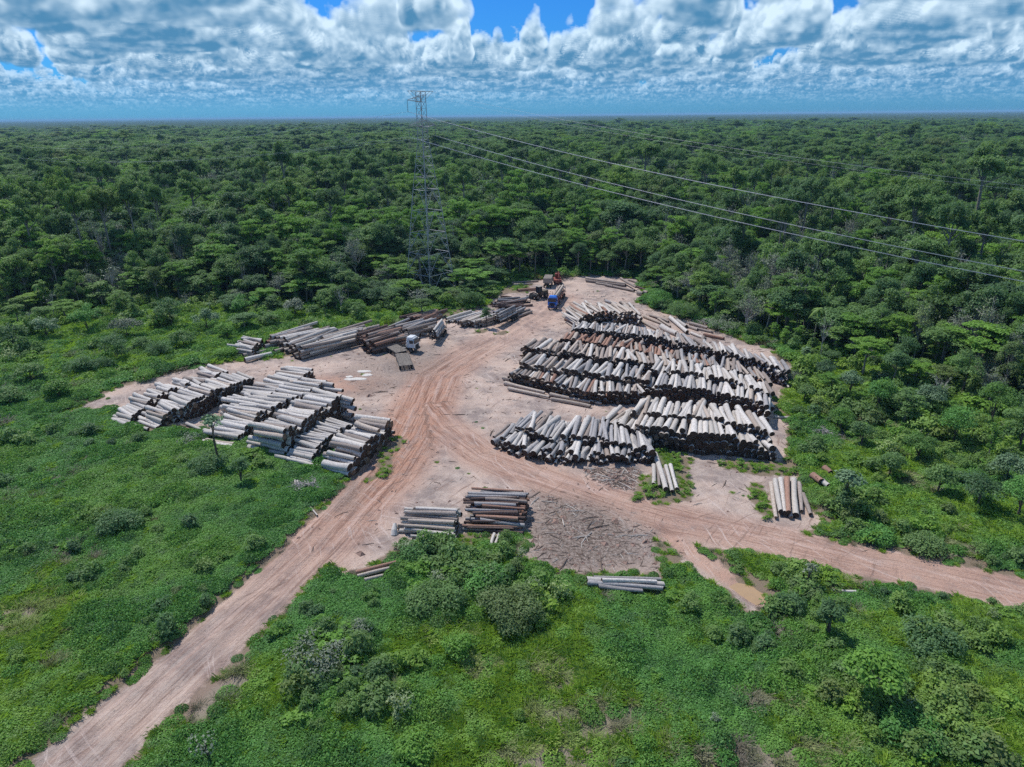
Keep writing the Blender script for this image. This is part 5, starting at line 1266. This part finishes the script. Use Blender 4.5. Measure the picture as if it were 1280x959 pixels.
# ------------------------------------------------------------------ pylon
STEEL = flat_mat('galvanised_steel', (0.42, 0.44, 0.46), 0.55, 0.4, 0.35, var=0.35, scale=0.8)
CERAM = flat_mat('insulator_glass', (0.20, 0.22, 0.22), 0.35, 0.5)
CONC = flat_mat('pylon_concrete', (0.38, 0.36, 0.33), 0.9, 0.1)
LINE_YAW = rad(-40.0); LU = Vector((math.cos(LINE_YAW), math.sin(LINE_YAW))); LP_ = Vector((-LU.y, LU.x))
TC_ = G(539, 367)
def pylon(cx, cy, label, group, detail=True):
    t = empty('transmission_pylon', (cx, cy, 0), LINE_YAW, label, 'pylon', group)
    prof = [(0, 5.5), (6.6, 4.75), (18.4, 3.65), (30.5, 2.55), (37, 1.75), (44.0, 1.05), (47.6, .98), (54.2, .95), (56.2, .95)]
    def hw(z):
        for (a, b), (c, d) in zip(prof, prof[1:]):
            if a <= z <= c: return b + (d - b) * (z - a) / (c - a)
        return prof[-1][1]
    CR = [(-1, -1), (1, -1), (1, 1), (-1, 1)]
    for sx, sy in CR:
        b = MB()
        for (a, w0), (c, w1) in zip(prof, prof[1:]): b.bar((sx * w0, sy * w0, a), (sx * w1, sy * w1, c), 0.10 if a < 30 else .08)
        leg = b.obj('leg', STEEL, t)
        MB().box((sx * 5.5, sy * 5.5, 0), (1.0, 1.0, .6), bevel=.08).obj('footing', CONC, leg)
    levels = [0, 6.6, 12.6, 18.4, 24.6, 30.5, 34, 37, 39.5, 42, 44, 46, 47.6, 49.8, 52, 54.2, 56.2]
    for li, (a, c) in enumerate(zip(levels, levels[1:])):
        for f in range(4):
            b = MB(); p, q = CR[f], CR[(f + 1) % 4]; wa, wc = hw(a), hw(c)
            A = Vector((p[0] * wa, p[1] * wa, a)); B = Vector((q[0] * wa, q[1] * wa, a)); Cc = Vector((p[0] * wc, p[1] * wc, c)); D = Vector((q[0] * wc, q[1] * wc, c)); r = .055 if a < 30 else .04
            if a < 30:
                m = (Cc + D) / 2
                b.bar(A, m, r); b.bar(B, m, r)                      # K bracing with its redundants
                b.bar(Cc, D, r)
                for u, v in ((A, Cc), (B, D)):
                    for k in (.33, .66):
                        x = u.lerp(v, k); y = u.lerp(m, k); b.bar(x, y, r * .6); b.bar(u.lerp(v, k + .2 if k < .5 else .98), y, r * .55)
            else:
                b.bar(A, D, r); b.bar(B, Cc, r); b.bar(Cc, D, r)
            b.obj('bracing', STEEL, t)
    def arm(z, side, L, drop=1.9, ins=2.9):
        b = MB(); w = hw(z); tip = Vector((0, side * L, z + .5))
        lo = [Vector((s * w, side * w, z)) for s in (-1, 1)]; hi = [Vector((s * hw(z + drop), side * hw(z + drop), z + drop)) for s in (-1, 1)]
        for k in lo + hi: b.bar(k, tip, .06)
        for f in (.3, .6):
            q = [k.lerp(tip, f) for k in lo + hi]; b.bar(q[0], q[1], .035); b.bar(q[0], q[2], .035); b.bar(q[1], q[3], .035)
            b.bar(lo[0].lerp(tip, f - .3), q[1], .035); b.bar(hi[0].lerp(tip, f - .3), q[0], .035); b.bar(hi[1].lerp(tip, f - .3), q[1], .035)
        a = b.obj('cross_arm', STEEL, t)
        b = MB(); n = 12
        for k in range(n): b.cyl((0, side * L, z + .35 - ins * (k + .5) / n), .16, .07, 'z', 8)
        b.tube([(0, side * L, z + .5), (0, side * L, z + .5 - ins)], .035, 5)
        b.obj('insulator', CERAM, a)
        return Vector((cx, cy, 0)) + Vector((LP_.x * side * L, LP_.y * side * L, z + .5 - ins))
    pts = [arm(53.6, 1, -5.0), arm(47.2, -1, 5.0) if False else arm(47.2, 1, -5.0), arm(47.2, 1, 5.0)]
    b = MB(); w = .95                                               # the bridge at the top that carries both earth wires
    for s in (-1, 1):
        b.bar((s * .6, -4.2, 56.4), (s * .6, 4.2, 56.4), .06)
        for e in (-1, 1): b.bar((s * .6, e * 4.2, 56.4), (s * w, e * w, 54.4), .05)
    for k in range(8): b.bar((-.6, -4.2 + k * 1.05, 56.4), (.6, -4.2 + (k + 1) * 1.05, 56.4), .035); b.bar((.6, -4.2 + k * 1.05, 56.4), (-.6, -4.2 + k * 1.05, 56.4), .03)
    b.obj('earth_wire_bridge', STEEL, t)
    return t, pts
PY, PTS = pylon(TC_[0], TC_[1], 'lattice steel power pylon standing in the trees behind the log yard', None)
WIRE = flat_mat('aluminium_conductor', (0.62, 0.64, 0.66), 0.35, 0.5, 0.6, var=.1)
def fit_line(S, pxs, sag=None):
    """heights of a wire over its plan line, read where the photograph shows it"""
    ss = [0.0]; zz = [S[2]]
    for p in pxs:
        d = CM @ np.array([(p[0] - 640.0) / FPX, -(p[1] - 479.5) / FPX, -1.0])
        A = np.array([[d[0], -LU.x], [d[1], -LU.y]]); t, s = np.linalg.solve(A, np.array([S[0], S[1]])); ss.append(s); zz.append(CAM_H + t * d[2])
    w = np.ones(len(ss)); w[0] = 3
    return np.polyfit(ss, zz, 2, w=w)
def wire(S, poly, s0, s1, r, label, twin=True, grp='overhead wires'):
    o = empty('power_line', (S[0], S[1], S[2]), 0, label, 'power line', grp)
    for sgn in ((-1, 1) if twin else (0,)):
        pts = []
        for k in range(61):
            s = s0 + (s1 - s0) * k / 60; z = np.polyval(poly, s)
            pts.append((LU.x * s + LP_.x * sgn * .2, LU.y * s + LP_.y * sgn * .2, z - S[2]))
        MB().tube(pts, r, 5, 0, False).obj('conductor', WIRE, o)
W1 = [(640, 175), (700, 190), (850, 221), (960, 244), (1080, 269), (1280, 301)]
W2 = [(640, 196), (760, 227), (900, 262), (1000, 285), (1180, 320), (1280, 338)]
W3 = [(640, 207), (800, 248), (960, 287), (1120, 322), (1280, 350)]
WE = [(690, 147), (850, 175), (1040, 203), (1270, 231)]
for S, px, lab in ((PTS[0], W1, 'upper power line from the top west arm of the pylon'), (PTS[2], W2, 'middle power line from the east arm, between two others'), (PTS[1], W3, 'lowest power line from the lower west arm of the pylon')):
    wire(S, fit_line(S, px), 0, 215, .026, lab)
SE = Vector((TC_[0] + LP_.x * 4.2, TC_[1] + LP_.y * 4.2, 56.3)); wire(SE, fit_line(SE, WE), 0, 215, .018, 'thin earth wire crossing the forest far above the power lines', False)
SE2 = Vector((TC_[0] - LP_.x * 4.2, TC_[1] - LP_.y * 4.2, 56.3)); wire(SE2, fit_line(SE, WE), 0, 215, .012, 'very thin second earth wire from the near side of the pylon top', False)
for S, lab in ((PTS[0], 'power line running west from the top arm of the pylon'), (PTS[2], 'power line running west from the east arm of the pylon'), (PTS[1], 'power line running west from the lower west arm of the pylon')):
    q = np.array([0.00016, 0.098, S[2]]); wire(S, q, 0, -330, .015, lab)

# ------------------------------------------------------------------ vehicles
def paint(name, col, rough=.45): return flat_mat(name, col, rough, .4, 0, var=.22, scale=1.2)
BLUE = paint('blue_cab_paint', (0.012, 0.16, 0.62)); DBLUE = paint('dark_blue_paint', (0.02, 0.06, 0.20)); WHITE = paint('white_cab_paint', (0.70, 0.71, 0.70)); RUST = paint('rust_red_chassis', (0.26, 0.075, 0.05), .7)
DARK = paint('dark_grease_steel', (0.045, 0.043, 0.042), .7); GLASS = flat_mat('cab_glass', (0.02, 0.028, 0.035), .12, .6, 0, var=.1); TYRE = flat_mat('tyre_rubber', (0.028, 0.026, 0.025), .85, .2); RIM = flat_mat('dusty_rim', (0.22, 0.20, 0.18), .6, .3)
DECK = flat_mat('weathered_deck_plank', (0.27, 0.235, 0.20), .9, .1, var=.5, scale=2.0); LAMP = flat_mat('headlight_glass', (0.75, 0.75, 0.70), .15, .6); TAN_ = paint('dusty_tan_panel', (0.30, 0.26, 0.22), .8)
def wheel(root, x, y, r=.52, w=.32):
    o = MB().cyl((0, 0, 0), r, w, 'y', 18).obj('wheel', TYRE, root); o.location = (x, y, r)
    for s in (-1, 1): k = MB().cyl((0, s * w * .52, 0), r * .5, .05, 'y', 12).obj('rim', RIM, o)
    return o
def cab(root, x0, mat, lower=None):
    """cab-over tractor with its nose at x0 (x forward)"""
    c = MB(); c.box((x0 - 1.05, 0, 1.95), (2.1, 2.5, 1.5), bevel=.10); c.box((x0 - 1.12, 0, 3.05), (1.9, 2.35, .75), taper=.93, bevel=.12); c.box((x0 - 1.3, 0, 3.52), (1.5, 2.0, .28), bevel=.10)
    b = c.obj('cab', mat, root)
    MB().box((x0 + .01, 0, 2.62), (.06, 2.2, .85)).obj('windscreen', GLASS, b)
    for s in (-1, 1):
        MB().box((x0 - .75, s * 1.245, 2.62), (.95, .05, .75)).obj('side_window', GLASS, b)
        MB().box((x0 + .12, s * 1.42, 2.75), (.12, .18, .6), bevel=.03).obj('mirror', DARK, b)
        MB().cyl((x0 + .10, s * .95, 1.05), .16, .1, 'x', 10).obj('headlight', LAMP, b)
    g = MB(); g.box((x0 + .02, 0, 1.55), (.08, 1.5, .7))
    for k in range(5): g.box((x0 + .07, 0, 1.28 + k * .135), (.05, 1.4, .045))
    g.obj('grille', DARK, b)
    MB().box((x0 + .02, 0, .85), (.35, 2.5, .55), bevel=.08).obj('bumper', lower or mat, b)
    d = MB(); d.box((x0 - .2, 0, 3.3), (.45, 2.1, .08)); d.obj('sun_visor', DARK, b)
    return b
def tractor(root, x0, mat, L=6.0, lower=None):
    cab(root, x0, mat, lower)
    f = MB(); f.box((x0 - L / 2, .42, .95), (L, .12, .25)); f.box((x0 - L / 2, -.42, .95), (L, .12, .25))
    for k in range(4): f.box((x0 - 1.5 - k * 1.3, 0, .95), (.12, .75, .18))
    f.obj('chassis', DARK, root)
    for s in (-1, 1):
        wheel(root, x0 - 1.0, s * 1.05); wheel(root, x0 - L + 1.7, s * 1.0, .52, .5); wheel(root, x0 - L + .45, s * 1.0, .52, .5)
        MB().cyl((x0 - 2.9, s * 1.0, .85), .32, 1.1, 'x', 12).obj('fuel_tank', RIM, root)
    MB().tube([(x0 - 2.3, 1.0, 1.0), (x0 - 2.3, 1.0, 3.5)], .08, 8).obj('exhaust', DARK, root)
def log_trailer_parts(root, x1, L, mat, nst=4, axles=3, W=2.5, zb=1.35):
    """bed running back from x1"""
    f = MB()
    for s in (-1, 1): f.box((x1 - L / 2, s * .5, zb - .18), (L, .16, .32))
    for k in range(int(L / 1.3) + 1): f.box((x1 - .2 - k * (L - .4) / int(L / 1.3), 0, zb - .02), (.16, W, .14))
    f.obj('chassis', mat, root)
    for k in range(nst):
        x = x1 - .6 - k * (L - 1.2) / max(1, nst - 1); MB().box((x, 0, zb + .1), (.22, W, .2)).obj('bolster', mat, root)
        for s in (-1, 1): MB().box((x, s * (W / 2 - .05), zb + 1.0), (.12, .10, 1.9)).obj('stake', mat, root)
    for k in range(axles):
        for s in (-1, 1): wheel(root, x1 - L + .7 + k * 1.3, s * 1.0, .5, .45)
def load(stack, root_xy, yaw, x1, L, mix, d=.62, W=2.3, z0=1.55, layers=3, ends=.3):
    n = int(W / d); c0 = Vector((root_xy[0], root_xy[1])); R_ = Matrix.Rotation(yaw, 2)
    out = []
    for k in range(layers):
        m = n - (k % 2) - (k > 1)
        for i in range(m):
            y = -(i - (m - 1) / 2) * d; x = x1 - L / 2 + RL.uniform(-ends, ends); p = R_ @ Vector((x, y))
            out.append(dict(slot=(k, i, m), c=np.array((c0.x + p.x, c0.y + p.y, z0 + d / 2 + k * d * .85)), yaw=yaw + RL.gauss(0, .012), pitch=RL.gauss(0, .008), L=L * RL.uniform(.93, 1.0), d=d * RL.uniform(.85, 1.08), kind=pick(mix), roll=RL.random() * 6.28))
    names = ['bottom', 'second', 'third', 'fourth']
    for j, q in enumerate(out):
        o = link('log', LOGMESH[(q['kind'], RL.randrange(LOG_VAR))]); o.matrix_world = log_matrix(q) @ Matrix.Diagonal((q['L'], q['d'], q['d'], 1))
        lay, i, m = q['slot']
        tag(o, f"{q['kind']} log, {names[lay]} layer, {ordinal(i + 1)} from its west side, {stack}", 'log', f'logs loaded on {stack}')
def heading(front, rear): a, b = G(*front), G(*rear); return math.atan2(a[1] - b[1], a[0] - b[0])

# blue log truck coming down the track
F_ = G(690, 387.5); yw = heading((690, 387), (708, 361))
t = empty('log_truck', (F_[0], F_[1], 0.02), yw, 'blue-cabbed log truck facing the camera on the far track, loaded', 'truck')
tractor(t, 0, BLUE, 6.4, DBLUE); log_trailer_parts(t, -3.2, 12.5, RUST, 4)
MB().box((-3.0, 0, 2.3), (.12, 2.4, 1.7)).obj('headboard', RUST, t)
load('the blue truck', (F_[0], F_[1]), yw, -3.5, 12.0, [('grey-brown', 3), ('reddish brown', 3), ('tan', 1)], .72, 2.3, 1.55, 3)
g_ = G(703, 362); y2 = yw + .25
t = empty('log_crane', (g_[0] - 1.0, g_[1] + 8, 0), y2, 'red loading crane behind the blue-cabbed truck under the trees', 'crane')
b = MB(); b.box((0, 0, 1.3), (4.5, 2.3, .7), bevel=.08); b.obj('chassis', RUST, t)
b = MB(); b.box((-.5, 0, 2.4), (1.6, 1.5, 1.6), bevel=.1); b.obj('cab', paint('faded_red_paint', (.22, .05, .04), .7), t)
b = MB(); b.tube([(.8, 0, 1.6), (1.2, 0, 3.8), (3.4, 0, 4.6), (5.0, 0, 3.0)], [.22, .2, .16, .12], 6); b.obj('boom', RUST, t)
b = MB(); b.tube([(5.0, 0, 3.0), (5.3, .35, 2.5), (5.0, .2, 2.0)], .09, 5); b.tube([(5.0, 0, 3.0), (4.7, -.35, 2.5), (5.0, -.2, 2.0)], .09, 5); b.obj('grapple', DARK, t)
for x in (-1.6, 1.6):
    for s in (-1, 1): wheel(t, x, s * 1.0, .6, .45)

# wheel loader west of the blue truck
g_ = G(674, 373); yw = heading((664, 374), (681, 370))
t = empty('wheel_loader', (g_[0], g_[1], 0), yw, 'dark wheel loader with log forks parked west of the blue truck', 'loader')
MB().box((-1.5, 0, 1.7), (2.8, 1.9, 1.1), bevel=.15).obj('engine_cover', paint('dusty_ochre_paint', (.16, .13, .09), .8), t)
c = MB().box((0.1, 0, 2.7), (1.5, 1.5, 1.7), taper=.9, bevel=.08).obj('cab', DARK, t); MB().box((.88, 0, 2.8), (.05, 1.2, 1.0)).obj('windscreen', GLASS, c); MB().box((.1, 0, 3.62), (1.7, 1.7, .1)).obj('roof', TAN_, c)
MB().box((1.7, 0, 1.2), (1.6, 1.4, .8), bevel=.08).obj('front_frame', DARK, t)
for x in (-1.6, 1.8):
    for s in (-1, 1): wheel(t, x, s * 1.15, .85, .6)
for s in (-1, 1):
    MB().tube([(1.2, s * .55, 2.0), (3.0, s * .55, 1.9), (4.0, s * .55, .8)], .14, 6).obj('lift_arm', DARK, t)
    MB().tube([(4.0, s * .7, .9), (4.1, s * .7, .25), (5.4, s * .7, .2)], .10, 5).obj('fork', DARK, t)
MB().box((4.0, 0, 1.0), (.15, 2.2, .9)).obj('fork_carriage', DARK, t)

# tall boxy trailer behind the loader
g_ = G(684, 360.5); yw = heading((683, 361), (687, 352))
t = empty('box_trailer', (g_[0], g_[1], 0), yw, 'flat-topped brownish box trailer between the wheel loader and the forest', 'trailer')
b = MB(); b.box((-2.6, 0, 2.3), (5.4, 2.6, 1.5), bevel=.05); b.obj('body', TAN_, t)
b = MB(); [b.box((-.2 - k * .8, 0, 3.1), (.72, 2.5, .08)) for k in range(7)]; b.obj('roof_boards', DECK, t)
b = MB(); b.box((-2.6, 0, 1.3), (5.6, 1.2, .3)); b.obj('chassis', DARK, t)
for x in (-.8, -3.6, -4.8):
    for s in (-1, 1): wheel(t, x, s * 1.05)

# white-cab truck
g_ = G(512, 439); yw = heading((521, 439), (508, 437.5))
t = empty('truck', (g_[0], g_[1], 0.02), yw, 'white-cab truck parked beside the dark brown log heap', 'truck')
tractor(t, 2.0, WHITE, 4.6, DARK)
def flat_trailer(label, rear, front, L, W, zb, name='flat_trailer'):
    a = G(*front); yw = heading(front, rear)
    t = empty(name, (a[0], a[1], 0.02), yw, label, 'trailer', 'empty flat trailers')
    f = MB()
    for s in (-1, 1): f.box((-L / 2, s * .55, zb - .2), (L, .16, .3))
    f.box((-L / 2, W / 2, zb), (L, .1, .22)); f.box((-L / 2, -W / 2, zb), (L, .1, .22)); f.obj('chassis', DARK, t)
    n = int(L / .62)
    pm = MB().box((0, 0, 0), (.44, W - .12, .10)).mesh('deck_plank', DECK)
    for k in range(n): q = link('deck_plank', pm, t); q.location = (-.35 - k * (L - .6) / max(1, n - 1), RL.uniform(-.05, .05), zb + .06); q.rotation_euler = (0, 0, RL.uniform(-.03, .03))
    for x in (-.9, -L + 1.9, -L + .8):
        for s in (-1, 1): wheel(t, x, s * (W / 2 - .25), .48, .4)
    return t
flat_trailer('empty flat trailer hitched right behind the white-cab truck', (488, 437), (503, 446), 5.6, 2.9, 1.1)
flat_trailer('empty slatted flat trailer pointing at the camera, nearest on the open yard', (502, 446), (508, 463), 8.2, 2.9, 1.0)

# two loaded trailers
def loaded(label, stackname, near, far, L, mix):
    a = G(*near); yw = heading(near, far)
    t = empty('log_trailer', (a[0], a[1], 0.02), yw, label, 'trailer', 'trailers loaded with pale logs')
    log_trailer_parts(t, 0, L, DARK, 4); load(stackname, (a[0], a[1]), yw, 0, L - .3, mix, .62, 2.4, 1.5, 4)
loaded('loaded log trailer beside the short cream logs', 'trailer beside cream logs', (543, 431), (555, 413), 9.5, [('pale grey', 5), ('grey-brown', 2), ('cream', 2)])
loaded('loaded log trailer by the little conical tree', 'trailer by conical tree', (621, 410), (645, 397), 10.0, [('pale grey', 5), ('dusky grey', 2), ('cream', 2)])

# brush heaps of broken wood
def heap(label, px, py, w, h, n, mat, seed):
    c = G(px, py); rng = random.Random(seed); o = empty('brush_heap', (c[0], c[1], gz(c[0], c[1])), 0, label, 'brush heap')
    b = MB()
    for i in range(n):
        a = rng.uniform(0, 6.28); r = rng.uniform(0, w / 2); x, y = r * math.cos(a), r * math.sin(a) * .7; zz = h * (1 - r / (w / 2)) * rng.random()
        d = rng.uniform(0, 6.28); l = rng.uniform(.5, 1.6); t_ = rng.uniform(-.1, .7)
        b.tube([(x, y, zz), (x + l * .5 * math.cos(d), y + l * .5 * math.sin(d), zz + l * .3 * t_ + .05), (x + l * math.cos(d + .3), y + l * math.sin(d + .3), zz + l * .5 * t_)], [.05, .04, .015], 4, 0, False)
    m = b.obj('branches', mat, o); m['kind'] = 'stuff'
heap('grey brush heap with bleached sticks west of the road fork', 383, 612, 5.5, .8, 150, SNAG, 1)
heap('brown brush tangle behind the tree-length logs', 700, 349, 10, 2.6, 200, TRUNK_D, 2)
heap('reddish root pile at the pylon side of the forest gap', 668, 349, 6, 2.2, 120, RUST, 3)
heap('grey brush heap at the broken end of the back log row', 1000, 476, 7, 1.8, 190, SNAG, 4)
heap('pale dead branches on the grass east of the cream stack', 1030, 545, 6, .9, 130, SNAG, 5)
heap('bleached branch litter above the jumble of logs', 880, 405, 9, 1.2, 150, SNAG, 6)
heap('dry roots under the pale pile', 530, 680, 5, .7, 110, SNAG, 7)
# white stump at the pale pile
c = G(493, 668); t = empty('tree_stump', (c[0], c[1], 0), .4, 'pale splintered stump leaning at the west end of the pale pile', 'stump')
MB().tube([(0, 0, -.1), (.1, .3, .5), (.35, .8, 1.1)], [.5, .38, .2], 9).obj('wood', LOGMATS['cream'][0], t)

# ------------------------------------------------------------------ air
hz = MB().box((0, 18000, 29.2), (56000, 47000, 61.8)).obj('haze', [])
hm = bpy.data.materials.new('haze_air'); hm.use_nodes = True; hm.node_tree.nodes.clear()
ho = hm.node_tree.nodes.new('ShaderNodeOutputMaterial'); hv = hm.node_tree.nodes.new('ShaderNodeVolumePrincipled')
hv.inputs['Color'].default_value = (0.36, 0.66, 0.95, 1); hv.inputs['Density'].default_value = 0.00007; hv.inputs['Anisotropy'].default_value = 0.0
hm.node_tree.links.new(hv.outputs[0], ho.inputs['Volume']); hz.data.materials.append(hm); tag(hz, kind='stuff')
